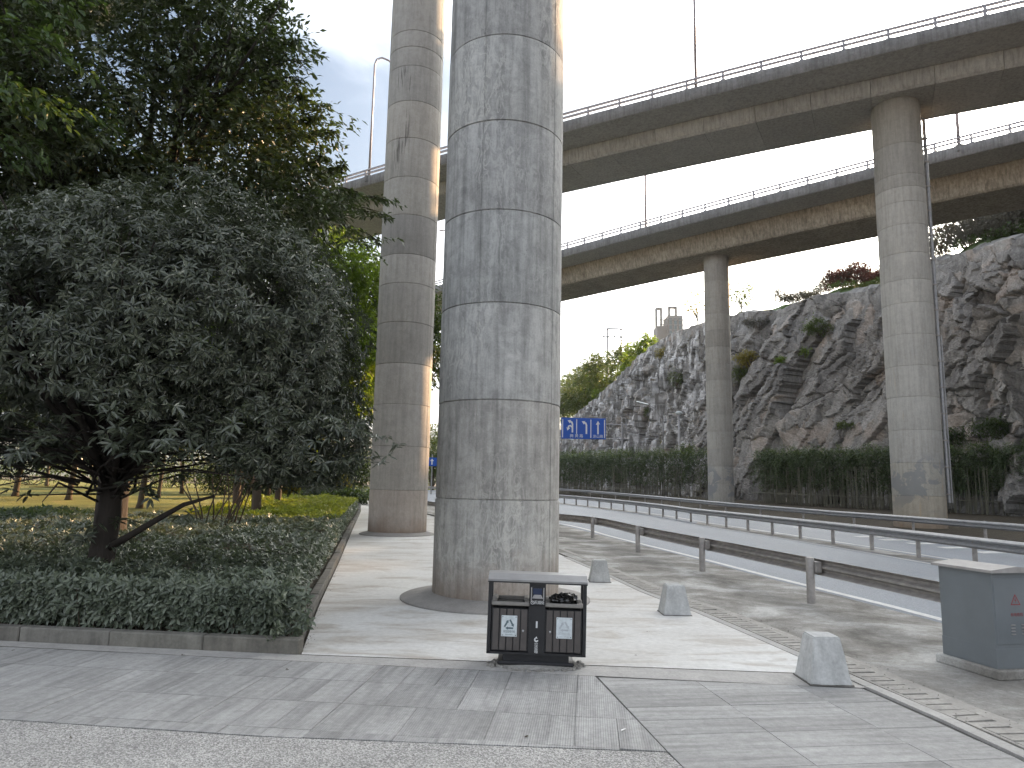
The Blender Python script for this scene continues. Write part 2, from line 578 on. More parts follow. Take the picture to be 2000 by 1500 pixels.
def rock_material():
    b = NB('cliff_rock')
    xyz = b.sep(b.pos)
    at = b.n.new('ShaderNodeAttribute'); at.attribute_name = 'tone'
    tone = at.outputs['Fac']
    n = b.noise(.35, 8, .62, dist=.5)
    m = b.noise(1.5, 9, .70, vec=b.map((1, 1, .45)), dist=.4)
    f = b.noise(6, 8, .72)
    c = b.ramp(b.math('ADD', b.math('MULTIPLY', m, .75), b.math('MULTIPLY', tone, .28)), [(.28, (.095, .092, .088)), (.44, (.18, .176, .168)), (.58, (.27, .264, .25)), (.80, (.42, .41, .39))])
    c = b.mix(b.math('MULTIPLY', b.ramp(tone, [(.72, 0.0), (.80, .55)]), b.ramp(n, [(.40, 0.0), (.55, 1.0)])), c, b.mix(.5, c, (.34, .235, .16)))
    # whitish mineral runs on the columnar part, far left of the face
    lm = b.ramp(b.math('MULTIPLY', xyz[1], .01), [(.80, 0.0), (.90, 1.0)])
    run = b.noise(1.0, 5, .6, vec=b.map((1.15, 1.15, .16)))
    run2 = b.noise(1.0, 3, .6, vec=b.map((.4, .4, .5)))
    wm = b.math('MULTIPLY', b.math('MULTIPLY', b.ramp(run, [(.49, 0.0), (.57, 1.0)]), b.ramp(run2, [(.40, 0.0), (.55, 1.0)])), lm)
    c = b.mix(b.math('MULTIPLY', wm, .85), c, (.66, .66, .66))
    c = b.mix(1.0, c, b.ramp(f, [(.3, .70), (.7, 1.2)]), 'MULTIPLY')
    b.color(c).rough(.85).spec(.3)
    b.bump(b.math('ADD', m, b.math('MULTIPLY', f, .6)), .7, .035)
    return b.m


M['path'] = path_material()
M['slab_a'] = slab_material('slab_stone_lengthwise', math.radians(6.4))
M['slab_b'] = slab_material('slab_stone_crosswise', math.radians(-97.8))
M['aggregate'] = aggregate_material()
M['asphalt'] = asphalt_material()
M['verge'] = verge_material()
M['soil'] = soil_material()
M['grass'] = grass_material()
M['rock'] = rock_material()
M['white'] = plain('road_paint', (.62, .62, .60), .6, var=.35, scale=9)
M['galv'] = plain('galvanised_steel', (.36, .36, .365), .48, .45, var=.3, scale=8)
M['galv_dirty'] = plain('dirty_guardrail_steel', (.36, .335, .31), .6, .25, var=.45, scale=7)
M['rail_paint'] = plain('bridge_railing_paint', (.30, .30, .33), .5, .2, var=.2)
M['rail_grey'] = plain('painted_lamp_pole', (.30, .28, .30), .45, .3, var=.15)
M['black'] = plain('black_powder_coat', (.018, .018, .020), .4, .0, var=.3, scale=14)
M['slat'] = plain('brown_slat', (.085, .074, .068), .55, .0, var=.25, scale=12)
M['tray'] = plain('grey_bin_rim', (.235, .22, .20), .5, .1, var=.25, scale=14)
M['roof'] = plain('grey_bin_roof', (.29, .285, .28), .42, .2, var=.2, scale=9)
M['plate'] = plain('sign_plate', (.62, .67, .68), .35, .0, var=.25, scale=22)
M['ink'] = plain('plate_ink', (.12, .17, .19), .5, var=.5, scale=30)
M['ink_pale'] = plain('faded_plate_ink', (.46, .49, .51), .5, var=.2, scale=30)
M['sticker'] = plain('white_sticker', (.70, .70, .69), .5, var=.2, scale=25)
M['steel'] = plain('brushed_steel', (.45, .45, .46), .3, .9, var=.2)
M['navy'] = plain('dark_blue_plastic', (.018, .03, .07), .3, var=.2)
M['grout'] = plain('joint_sand', (.10, .095, .085), .95, var=.4, scale=20)
M['dark'] = plain('dark_gap', (.012, .012, .012), .9, var=.2)
M['bag'] = plain('black_plastic_bag', (.013, .012, .011), .22, var=.3, scale=12, spec=.7)
M['cabinet'] = plain('grey_cabinet_paint', (.165, .182, .190), .5, .0, var=.16, scale=3)
M['cabinet_lid'] = plain('dusty_cabinet_lid', (.36, .34, .32), .6, var=.3, scale=5)
M['red'] = plain('red_print', (.28, .045, .05), .5, var=.3, scale=20)
M['blue'] = plain('road_sign_blue', (.004, .085, .46), .4, var=.12)
M['signwhite'] = plain('road_sign_white', (.72, .74, .76), .4, var=.1)
M['bark_dark'] = barkmat('dark_bark', (.05, .042, .036))
M['bark_warm'] = barkmat('brown_bark', (.10, .078, .058))
M['bark_pale'] = barkmat('pale_twigs', (.26, .22, .18))
M['osmanthus'] = leafmat('osmanthus_leaf', (.040, .050, .034), (.115, .130, .085), .32, .14, (.06, .09, .02), spec=.7)
M['ficus'] = leafmat('big_tree_leaf', (.030, .042, .022), (.078, .100, .045), .38, .18, (.08, .13, .015), spec=.6)
M['bright'] = leafmat('bright_tree_leaf', (.05, .085, .02), (.10, .15, .03), .45, .45, (.26, .38, .03))
M['young'] = leafmat('young_green_leaf', (.035, .062, .022), (.075, .125, .035), .45, .25, (.14, .22, .03))
M['deepgreen'] = leafmat('deep_green_leaf', (.022, .040, .016), (.05, .08, .03), .5, .30, (.12, .18, .02))
M['hedge'] = leafmat('hedge_leaf', (.075, .095, .068), (.18, .205, .145), .38, .18, (.10, .14, .04), spec=.65)
M['gold'] = leafmat('golden_hedge_leaf', (.13, .17, .03), (.24, .27, .04), .5, .4, (.36, .40, .04))
M['yellow'] = leafmat('yellow_shrub_leaf', (.16, .15, .03), (.27, .22, .04), .5, .4, (.40, .34, .05))
M['midgreen'] = leafmat('hill_tree_leaf', (.045, .075, .028), (.10, .13, .045), .55, .35, (.20, .26, .05))
M['bamboo'] = leafmat('bamboo_leaf', (.038, .064, .034), (.13, .175, .085), .5, .25, (.10, .15, .03))
M['bamboo_lit_tip'] = leafmat('bamboo_lit_tip_leaf', (.07, .11, .035), (.13, .17, .05), .5, .35, (.22, .28, .05))  # lighter green tips, with the light on their edges put into the colour
M['redleaf'] = leafmat('red_shrub_leaf', (.085, .035, .03), (.15, .065, .05), .6, .25, (.22, .08, .05))
M['greytwig'] = leafmat('grey_brush', (.07, .068, .055), (.15, .14, .12), .7, .25, (.18, .17, .12))
M['paletwig'] = leafmat('pale_brush', (.22, .21, .17), (.34, .33, .27), .7, .4, (.4, .38, .3))
M['culm'] = plain('bamboo_culm', (.17, .168, .125), .6, var=.3)
M['glass'] = plain('tower_glazing', (.10, .16, .18), .2, .0, var=.1, scale=.2)
M['tower'] = plain('tower_wall', (.20, .215, .215), .7, var=.1, scale=.2)
M['hill'] = plain('distant_hill', (.07, .10, .085), .95, var=.3, scale=.02)
M['hillgrass'] = plain('hill_turf', (.10, .15, .05), .95, var=.4, scale=.8, bump=.5)


def glow_off(m):
    return m


# ------------------------------------------------------------------ ground and the setting
def sheet(name, polys, mat, z, parent=None, grid=None):
    """flat sheet that follows the climbing ground; polys = list of quads/tris of (x, y)"""
    mb = MB()
    for p in polys:
        mb.add([(q[0], q[1], zg(q[1]) + z) for q in p], [tuple(range(len(p)))])
    return mb.build(name, mat, parent)


def strip(name, left, right, mat, z, n=60, parent=None):
    L = [Vector((p[0], p[1], 0)) for p in left]; R_ = [Vector((p[0], p[1], 0)) for p in right]
    def samp(P, t):
        P = P
        ls = [0]
        for a, b in zip(P[:-1], P[1:]): ls.append(ls[-1] + (b - a).length)
        d = t * ls[-1]
        for i in range(len(P) - 1):
            if d <= ls[i + 1] + 1e-9:
                return P[i].lerp(P[i + 1], (d - ls[i]) / max(ls[i + 1] - ls[i], 1e-9))
        return P[-1]
    mb = MB()
    vs = []
    for i in range(n + 1):
        for P in (L, R_):
            q = samp(P, i / n); vs.append((q.x, q.y, zg(q.y) + z))
    mb.add(vs, [(2 * i, 2 * i + 1, 2 * i + 3, 2 * i + 2) for i in range(n)])
    return mb.build(name, mat, parent)


# the ground, one sheet out to the horizon
gy = [-400, -60, -10, 0, 10, 20, 30, 35, 45, 60, 80, 100, 118, 160, 300, 800, 2950]
gx = [-4000, -600, -120, -40, -10, 20, 60, 150, 600, 4000]
gv = [(x, y, zg(y) - .03) for y in gy for x in gx]
gf = [(j * len(gx) + i, j * len(gx) + i + 1, (j + 1) * len(gx) + i + 1, (j + 1) * len(gx) + i) for j in range(len(gy) - 1) for i in range(len(gx) - 1)]
tag(MB().add(gv, gf).build('ground', M['soil']), 'bare brown soil and rough ground under the whole place', kind='structure')

KERB_SIDE = [(-2.06, 7.21), (-2.63, 10.04), (-3.55, 14.94), (-5.75, 26.28), (-8.2, 39.2), (-12.2, 58.0)]
KERB_FRONT = [(-13.0, 8.55), (-5.24, 7.56), (-2.06, 7.21)]
PATH_EDGE = [(3.52, 2.0), (3.43, 4.93), (3.29, 5.84), (3.15, 6.84), (2.93, 8.27), (2.60, 10.2), (2.28, 11.4), (1.95, 13.6), (1.62, 15.6), (1.22, 17.9), (.2, 24.0), (-1.4, 29.0), (-4.6, 38.0), (-9.5, 52.0)]
WHITE = [(6.5, 0.0), (6.25, 4.5), (5.83, 9.66), (5.50, 11.83), (5.09, 14.13), (4.53, 17.84), (3.5, 23.77), (2.22, 31.5), (-1.8, 43.0), (-9.0, 60.0)]
LINE_B = [(11.4, 4.0), (11.1, 10.0), (10.85, 15.0), (10.6, 19.9), (9.95, 27.2), (9.2, 33.7), (8.3, 41.0), (6.5, 49.0), (3.8, 57.0), (-3.0, 72.0), (-14.0, 90.0)]
LINE_C = [(18.2, 6.0), (17.9, 15.0), (17.45, 24.2), (16.8, 31.4), (15.8, 37.0), (14.9, 41.0), (13.7, 46.7), (12.1, 59.0), (9.6, 73.0), (6.0, 87.0), (-4.0, 108.0)]

# concrete path: two pours meeting in a joint just behind the bin
path_main = [(-2.0, 7.24)] + KERB_SIDE[1:] + [(-9.5, 52.0)][:1] + PATH_EDGE[::-1][1:]
def path_poly():
    R_ = [p for p in PATH_EDGE if p[1] > 6.9]
    L_ = KERB_SIDE
    return L_, R_
L_, R_ = path_poly()
strip('path', [(-2.02, 7.215)] + [(p[0] + .03, p[1]) for p in L_[1:]], [(3.10, 6.851)] + R_, M['path'], 0.0, 60)['kind'] = 'structure'
bpy.data.objects['path']['label'] = 'pale poured concrete path running past the two tall pillars'
tag(MB().add([(-9.0, 7.66, -.004), (-5.1, 7.33, -.004), (.79, 6.65, -.004), (2.65, 6.46, -.004), (3.15, 6.43, -.004), (3.10, 6.845, -.004), (-2.02, 7.209, -.004), (-5.2, 7.55, -.004), (-9.0, 8.05, -.004)],
             [(0, 1, 7, 8), (1, 2, 6, 7), (2, 3, 4, 5, 6)]).build('path_border', M['border']),
    'pale concrete band between the slab paving and the path', kind='structure')
# exposed aggregate at the bottom left
tag(MB().add([(-9, 1.0, -.003), (1.6, 1.0, -.003), (1.15, 4.30, -.003), (1.05, 4.83, -.003), (-1.67, 4.97, -.003), (-3.56, 5.20, -.003), (-9.0, 5.85, -.003)], [(0, 1, 2, 3, 4, 5, 6)]).build('aggregate_pavement', M['aggregate']),
    'grey exposed aggregate pavement in front of the slabs', kind='structure')
# bedding under the slabs
tag(MB().add([(-9, 5.8, -.016), (-3.56, 5.15, -.016), (1.0, 4.8, -.016), (1.5, 1.2, -.016), (3.5, 1.2, -.016), (3.45, 5.2, -.016), (3.2, 6.5, -.016), (.79, 6.7, -.016), (-9, 7.7, -.016)],
             [tuple(range(9))]).build('paving_bed', M['grout']), 'dark bedding seen in the joints of the slabs', kind='structure')


def clip(poly, a, b):
    """keep the part of poly left of the line a->b"""
    out = []
    def side(p): return (b[0] - a[0]) * (p[1] - a[1]) - (b[1] - a[1]) * (p[0] - a[0])
    for i in range(len(poly)):
        p, q = poly[i], poly[(i + 1) % len(poly)]
        sp_, sq = side(p), side(q)
        if sp_ >= 0: out.append(p)
        if (sp_ > 0) != (sq > 0) and abs(sp_ - sq) > 1e-12:
            t = sp_ / (sp_ - sq); out.append((p[0] + (q[0] - p[0]) * t, p[1] + (q[1] - p[1]) * t))
    return out


def paving(parent, region, org, ang, du, dv, mat, nu, nv, gap=.004, joinp=0.3):
    ca, sa = math.cos(ang), math.sin(ang)
    for j in range(nv[0], nv[1]):
        i = nu[0]
        while i < nu[1]:
            w = 2 if (random.random() < joinp and du < dv) else 1
            g_ = gap / 2 * random.uniform(.7, 1.5)
            u0_, u1_, v0_, v1_ = i * du + g_, (i + w) * du - g_, j * dv + g_, (j + 1) * dv - g_
            i += w
            poly = [(org[0] + u * ca - v * sa, org[1] + u * sa + v * ca) for u, v in ((u0_, v0_), (u1_, v0_), (u1_, v1_), (u0_, v1_))]
            for a, b in zip(region, region[1:] + region[:1]):
                poly = clip(poly, a, b)
                if len(poly) < 3: break
            if len(poly) < 3: continue
            ar = abs(sum(poly[k][0] * poly[(k + 1) % len(poly)][1] - poly[(k + 1) % len(poly)][0] * poly[k][1] for k in range(len(poly)))) / 2
            if ar < .003: continue
            top = random.uniform(-.0015, .0015)
            MB().prism(poly, -.05, top).build('slab', mat, parent)


pv = tag(empty('pavement', (0, 0, 0)), 'grey stone slab paving across the foreground, joints running two ways', kind='structure')
ra = [(-8.6, 5.80), (-3.56, 5.21), (-1.67, 4.98), (1.05, 4.84), (.80, 6.63), (-5.05, 7.29), (-8.6, 7.65)]
paving(pv, ra, (1.05, 4.84), math.radians(-6.4), .30, .60, M['slab_a'], (-36, 2), (-1, 4))
rb = [(1.06, 4.84), (1.25, 3.6), (1.7, 1.5), (3.38, 1.5), (3.32, 4.93), (3.18, 5.84), (3.10, 6.40), (2.65, 6.44), (.82, 6.63)]
rb = [(1.60, 1.5), (3.38, 1.5), (3.32, 4.93), (3.18, 5.84), (3.10, 6.40), (2.65, 6.44), (.82, 6.63), (1.06, 4.84)]
paving(pv, rb, (1.06, 4.84), math.radians(7.8), .85, .30, M['slab_b'], (-2, 5), (-14, 8), joinp=0)

# light edging along the path, in stones
eg = tag(empty('path_edging'), 'pale concrete edging strip between the path and the slotted drain', 'edging')
ep = even(smooth_path([(x, y, 0) for x, y in PATH_EDGE[:10]], .5), .9)
for a, b in zip(ep[:-1], ep[1:]):
    t = (b - a).normalized(); n = Vector((t.y, -t.x, 0))
    a2, b2 = a + t * .003, b - t * .003
    MB().prism([(a2 + n * -.055)[:2], (a2 + n * .055)[:2], (b2 + n * .055)[:2], (b2 - n * .055)[:2]], -.1, .006).build('edging_stone', M['border'], eg)

# slotted drain covers
DR = smooth_path([(x + .10, y, 0) for x, y in PATH_EDGE[:11]], .4)
dc = tag(empty('drainage_channel'), 'run of slotted concrete drain covers beside the path edging', 'drain')
MB().sweep([(0, -.14), (.34, -.14), (.34, -.09), (0, -.09)], DR).build('channel_floor', M['dark'], dc)
dp = even(DR, .138)
rc = random.Random(5)
for k in range(len(dp) - 1):
    a, b = dp[k], dp[k + 1]
    if a.y > 16 or a.y < 2.4: continue
    t = (b - a).normalized(); n = Vector((t.y, -t.x, 0))
    w = .114 - (.008 if rc.random() < .5 else 0)
    a2 = a + t * .002; b2 = a + t * w
    sk = Vector((0, 0, 0))
    dn = rc.uniform(.315, .33)
    dn = .285 - rc.uniform(0, .03)
    o = MB().prism([(a2 + n * .032)[:2], (a2 + n * dn)[:2], (b2 + n * dn)[:2], (b2 + n * .032)[:2]], -.08, rc.uniform(-.006, .0)).build('drain_cover', M['cover'], dc)
MB().sweep([(0, -.13), (.03, -.13), (.03, -.004), (0, -.004)], DR).build('channel_wall', M['cover'], dc)
MB().sweep([(.265, -.13), (.40, -.13), (.40, -.004), (.265, -.004)], DR).build('channel_wall', M['cover'], dc)
far_cov = [p for p in DR if p.y > 15.8]
MB().sweep([(.02, -.06), (.33, -.06), (.33, -.008), (.02, -.008)], far_cov).build('channel_cover', M['verge'], dc)

# dirty concrete verge between the drain and the road
strip('verge', [(3.95, 1.0), (3.90, 3.0)] + [(x + .50, y) for x, y in PATH_EDGE[1:11]] + [(x + .3, y) for x, y in PATH_EDGE[11:]], WHITE, M['verge'], -.008, 90)
tag(bpy.data.objects['verge'], 'stained uneven concrete verge between the path and the road', kind='structure')
# carriageways and median
strip('road', [(x - .12, y) for x, y in WHITE], [(x + 7.6, y + 1.5) for x, y in WHITE[:3]] + [(x + 0.6, y) for x, y in LINE_B[2:]], M['asphalt'], -.004, 90)
tag(bpy.data.objects['road'], 'blue grey asphalt of the near carriageway', kind='structure')
strip('far_road', [(x + .6, y) for x, y in LINE_B], [(x - .3, y) for x, y in LINE_C], M['asphalt'], -.008, 90)
tag(bpy.data.objects['far_road'], 'asphalt of the far carriageway behind the middle guardrail', kind='structure')
strip('median', [(x - .45, y) for x, y in LINE_B], [(x + .35, y) for x, y in LINE_B], M['verge'], .001, 90)
tag(bpy.data.objects['median'], 'dusty narrow median strip under the middle guardrail', kind='structure')


def marking(name, pts, off0, off1, label, z=.002, ranges=None):
    P = smooth_path([(x, y, 0) for x, y in pts], 1.0)
    mb = MB()
    for (a, b) in (ranges or [(-1e9, 1e9)]):
        Q = [p for p in P if a <= p.y <= b]
        if len(Q) < 2: continue
        vs = []
        for i, p in enumerate(Q):
            t = (Q[min(i + 1, len(Q) - 1)] - Q[max(i - 1, 0)]).normalized(); n = Vector((t.y, -t.x, 0))
            for o_ in (off0, off1):
                q = p + n * o_; vs.append((q.x, q.y, zg(q.y) + z))
        mb.add(vs, [(2 * i, 2 * i + 1, 2 * i + 3, 2 * i + 2) for i in range(len(Q) - 1)])
    return tag(mb.build(name, M['white']), label, kind='structure')


marking('road_edge_line', WHITE, -.02, .13, 'white painted line along the near edge of the road')
marking('median_edge_line', LINE_B, -.72, -.58, 'white painted line beside the median on the near carriageway')
marking('far_edge_line', LINE_B, .62, .76, 'white painted line on the far carriageway beside the median', z=-.003)
mid = [((a[0] + b[0]) / 2 + .2, (a[1] + b[1]) / 2) for a, b in zip(LINE_B, LINE_C)]
marking('lane_dashes', mid, -.08, .08, 'broken white lane line on the far carriageway', z=-.003, ranges=[(y, y + 4) for y in range(8, 100, 8)])
mb = MB()
for k in range(5):          # the hatched nose painted on the far carriageway
    y0 = 20.5 + k * 1.5
    mb.add([(13.6 - .15 * k, y0, -.003), (16.3 - .1 * k, y0 + .9, -.003), (16.3 - .1 * k, y0 + 1.45, -.003), (13.6 - .15 * k, y0 + .55, -.003)], [(0, 1, 2, 3)])
tag(mb.build('road_hatching', M['white']), 'white diagonal hatching painted on the far carriageway', kind='structure')

# park side: lawn and beds
tag(MB().add([(x, y, zg(y) - .012) for y in (8, 20, 35, 60, 110) for x in (-90, -30, -14, -6.0)],
             [(j * 4 + i, j * 4 + i + 1, j * 4 + i + 5, j * 4 + i + 4) for j in range(4) for i in range(3)]).build('lawn', M['grass']),
    'yellow green lawn in patches of low sun under the trees', kind='structure')
bedp = [(-13, 8.6), (-5.24, 7.62), (-2.15, 7.27)] + [(x - .08, y) for x, y in KERB_SIDE[1:5]] + [(-12.6, 45), (-14, 30), (-12, 21.5), (-25, 20.5), (-26, 12)]
tag(MB().add([(x, y, zg(y) + .05) for x, y in bedp], [tuple(range(len(bedp)))]).build('planting_bed', M['soil']), 'dark soil of the planting bed inside the kerb', kind='structure')

kb = tag(empty('bed_kerb'), 'low grimy concrete kerb around the planting bed', 'kerb')
def kerb_run(pts, h, w, n, seed, last_gap=.0):
    r_ = random.Random(seed)
    tot = sum((b - a).length for a, b in zip(pts[:-1], pts[1:]))
    P = even(pts, tot / round(tot / .98) - 1e-5)
    for a, b in zip(P[:-1], P[1:]):
        t = (b - a).normalized(); nn = Vector((-t.y, t.x, 0))
        hh = h + r_.uniform(-.008, .008)
        c = (a + b) / 2 + nn * (w / 2) + nn * r_.uniform(-.006, .006)
        o = MB().box((0, 0, hh / 2 - .02), ((b - a).length - .006, w, hh + .04), 0, bevel=.012).build('kerb_stone', M['kerb'], kb)
        o.location = (c.x, c.y, zg(c.y)); o.rotation_euler = (0, 0, math.atan2(t.y, t.x) + r_.uniform(-.006, .006))
        g_ = r_.uniform(.78, 1.12); o.color = (g_, g_ * r_.uniform(.97, 1.0), g_ * r_.uniform(.93, .98), 1)
kerb_run([Vector((x, y, 0)) for x, y in ((-13.0, 8.55), (-5.24, 7.56), (-2.045, 7.208))], .135, .13, False, 3)
kerb_run(smooth_path([(-2.09, 7.345, 0)] + [(x, y, 0) for x, y in KERB_SIDE[1:]], .5), .115, .13, False, 4)


# ------------------------------------------------------------------ pillars
def column(name, label, x, y, r, ztop, joints, mat, seed, seam=None, tints=None, seg=96, zbase=0.0, group=None, cat='pillar'):
    root = tag(empty(name, (x, y, zbase)), label, cat, group)
    rn = random.Random(seed)
    js = [-.05] + list(joints) + [ztop]
    for i, (a, b) in enumerate(zip(js[:-1], js[1:])):
        rad = r + rn.uniform(-.004, .004)
        g_ = .011
        prof = [(rad - .02, a), (rad - .018, a + g_ * .4), (rad - .002, a + g_), (rad, a + g_ + .012), (rad, (a + b) / 2), (rad, b - g_ - .012), (rad - .002, b - g_), (rad - .018, b - g_ * .4), (rad - .02, b)]
        mb = MB()
        vs = []
        angs = [2 * PI * k / seg for k in range(seg)]
        sm = []
        if seam is not None:
            for s_ in seam:
                c0 = s_ + rn.uniform(-.012, .012)
                sm.append(c0)
                angs += [c0 - .012, c0 - .004, c0 + .004, c0 + .012]
            angs = sorted(a_ % (2 * PI) for a_ in angs)
        for pr, z in prof:
            for a_ in angs:
                q = pr
                for c0 in sm:
                    d = abs((a_ - c0 + PI) % (2 * PI) - PI)
                    if d < .006: q -= .009
                vs.append((q * math.cos(a_), q * math.sin(a_), z))
        n = len(angs)
        fs = []
        for k in range(len(prof) - 1):
            for m_ in range(n):
                m2 = (m_ + 1) % n
                fs.append((k * n + m_, k * n + m2, (k + 1) * n + m2, (k + 1) * n + m_))
        fs.append(tuple(range(n - 1, -1, -1))); fs.append(tuple(range((len(prof) - 1) * n, len(prof) * n)))
        o = mb.add(vs, fs).build('concrete_lift', mat, root, smooth=True, smooth_angle=40)
        t = tints[i] if tints and i < len(tints) else (rn.uniform(.86, 1.08),) * 3
        o.color = (*t, 1)
    return root


P1 = (-.19, 10.90); P2 = (-3.66, 23.40)
cam1 = math.atan2(-P1[1], -P1[0])
j1 = [1.47, 2.89, 4.32, 5.74, 7.16, 8.57, 9.98, 11.4, 12.8, 14.2, 15.6, 17, 18.4, 19.8, 21.2, 22.6]
t1 = [(1.09, 1.07, 1.03), (1.07, 1.04, 1.0), (1.13, 1.13, 1.12), (.98, .995, 1.0), (1.0, 1.01, 1.02), (1.12, 1.13, 1.13), (1.0, 1.01, 1.02)]
p1o = column('bridge_pillar', 'thickest grey concrete pillar in the centre, standing right behind the bin', P1[0], P1[1], .945, 27.9, j1, M['pillar'], 2, seam=[cam1 - .36, cam1 + .95], tints=t1, seg=128)
j2 = [1.43, 2.83, 4.18, 5.52, 6.89, 8.21, 9.2, 10.57, 11.91, 13.3, 14.65, 15.96, 16.67, 17.28, 18.9, 20.3, 21.7, 23.1]
t2 = [(.98, .88, .80), (.92, .88, .83), (.97, .94, .90), (1.03, 1.0, .96), (.86, .84, .81), (.97, .95, .92), (1.12, 1.10, 1.07), (.80, .79, .78), (1.02, 1.0, .96), (1.0, .98, .95), (1.08, 1.05, 1.01)]
p2o = column('bridge_pillar', 'slimmer looking tan concrete pillar left of the thick one, beside the planting bed', P2[0], P2[1], .95, 27.9, j2, M['pillar_tan'], 3, seam=[cam1 + 1.2], tints=t2, seg=96)
for (px, py), root, lab, rp in ((P1, p1o, None, 1.42), (P2, p2o, None, 1.22)):
    MB().lathe([(rp, -.05), (rp, .02), (rp - .03, .035), (.96, .10), (.94, .10)], (0, 0, 0), 96).build('pillar_pad', M['pad'], root, smooth=True, smooth_angle=30)

PR = (20.3, 35.2); PM = (17.1, 57.4)
jr = [1.5, 3.1, 4.7, 6.35, 7.9, 9.5, 11.1, 12.3, 13.7, 15.2, 16.4, 17.2, 17.9, 19.6]
pro = column('bridge_pillar', 'tall pale round pillar at the right with a drain pipe down its side', PR[0], PR[1], 1.17, 22.2, jr, M['pillar_far'], 5, seam=[cam1], seg=64,
             tints=[(1.0, .93, .82), (1.02, 1.0, .95), (1.1, 1.1, 1.1)] + [(1.1 + .1 * random.random(),) * 3 for _ in range(9)] + [(.95, .95, .95), (.9, .9, .9), (.88, .87, .85)])
pmo = column('bridge_pillar', 'thin far pillar under the lower viaduct in front of the columnar rock', PM[0], PM[1], 1.02, 21.2, [2 + 1.4 * k for k in range(13)], M['pillar_far'], 6, seam=[cam1], seg=48, zbase=0)
for t_ in (pmo, ):
    pass
# drain pipe on the right pillar
dpipe = MB()
xo, yo = 1.17 + .14, -.30
dpipe.tube([(xo - .35, yo + .5, 22.0), (xo, yo, 21.3), (xo, yo, 1.2)], .085, 10)
dpipe = dpipe.build('drain_pipe', M['galv'], pro, smooth=True, smooth_angle=50)
for k in range(15):
    z = 1.6 + k * 1.33
    MB().box((xo - .08, yo + .02, z), (.40, .22, .07)).build('pipe_bracket', M['galv_dirty'], dpipe)
MB().box((xo + .16, yo, 5.4), (.05, .05, 8.4)).build('cable_conduit', M['galv'], pro)


# ------------------------------------------------------------------ viaducts
def viaduct(name, label, rail, zr, sec, mats, seglen, posts=2.0, near=True, far_rail=True, detail=True):
    """rail: plan points of the near railing; sec: dict of section heights and widths"""
    cf = np.polyfit([p[0] for p in rail], [p[1] for p in rail], 2, w=[3 if -20 < p[0] < 30 else .02 for p in rail])
    xs_ = np.linspace(rail[0][0], rail[-1][0], 70)
    P = [Vector((x, float(np.polyval(cf, x)), 0)) for x in xs_]
    root = tag(empty(name, (P[0].x, P[0].y, 0)), label, 'bridge')
    root.location = (0, 0, 0)
    # the near side lies to the right of the travel direction when the path runs left-far to right-near ... offset n>0 = towards the viewer
    Wd = sec['width']
    zb, zwt, zco, zcu = sec['zb'], sec['zwt'], sec['zco'], sec['zct']
    ci = sec['cant']            # how far the girder stands back from the edge
    inn = sec.get('slope', .25)
    # deck slab
    MB().sweep([(.06, zco), (.06, zco + .25), (-Wd - .06, zco + .25), (-Wd - .06, zco), (-Wd + ci - .02, zwt + .02), (-ci + .02, zwt + .02)], P).build('deck_slab', mats[0], root)
    # girder in segments
    E_ = even(P, seglen)
    rn = random.Random(3)
    for i, (a, b) in enumerate(zip(E_[:-1], E_[1:])):
        t = (b - a).normalized()
        a2, b2 = a + t * .02, b - t * .02
        prof = [(-ci, zwt), (-Wd + ci, zwt), (-Wd + ci + inn, zb + .12), (-Wd + ci + inn + .12, zb), (-ci - inn - .12, zb), (-ci - inn, zb + .12)]
        o = MB().sweep(prof, [a2, b2]).build('girder_segment', mats[1], root)
        g_ = rn.uniform(.93, 1.06); o.color = (g_, g_ * .995, g_ * .98, 1)
    # parapet kerbs
    pr = [(.10, zco - .02), (.16, zco + .1), (.15, zcu - .12), (.08, zcu), (-.20, zcu), (-.22, zco + .24), (-.06, zco + .2)]
    o = MB().sweep(pr, P).build('parapet', mats[2], root, smooth=True, smooth_angle=35)
    pr2 = [(-Wd + .06, zco + .2), (-Wd + .22, zco + .24), (-Wd + .20, zcu), (-Wd - .08, zcu), (-Wd - .15, zcu - .12), (-Wd - .16, zco + .1), (-Wd - .10, zco - .02)]
    MB().sweep(pr2, P).build('parapet', mats[2], root)
    for off, on in ((-.03, near), (-Wd + .03, far_rail)):
        if not on: continue
        for z, nm in ((zr, 'top_rail'), (zr - .26, 'middle_rail')):
            MB().sweep([(off - .06, z - .065), (off - .06, z + .045), (off - .02, z + .065), (off + .02, z + .065), (off + .06, z + .045), (off + .06, z - .065)], P).build(nm, M['rail_paint'], root)
        pme = None
        for p, q in zip(even(P, posts)[:-1], even(P, posts)[1:]):
            t = (q - p).normalized(); n = Vector((t.y, -t.x, 0))
            if pme is None:
                pme = MB().box((0, 0, (zr - zcu) / 2), (.13, .10, zr - zcu)).box((0, 0, .02), (.26, .2, .04)).build('rail_post', M['rail_paint'], root)
                o = pme
            else:
                o = link('rail_post', pme.data, root)
            c = p + n * off
            o.location = (c.x, c.y, zcu); o.rotation_euler = (0, 0, math.atan2(t.y, t.x))
    return root, P


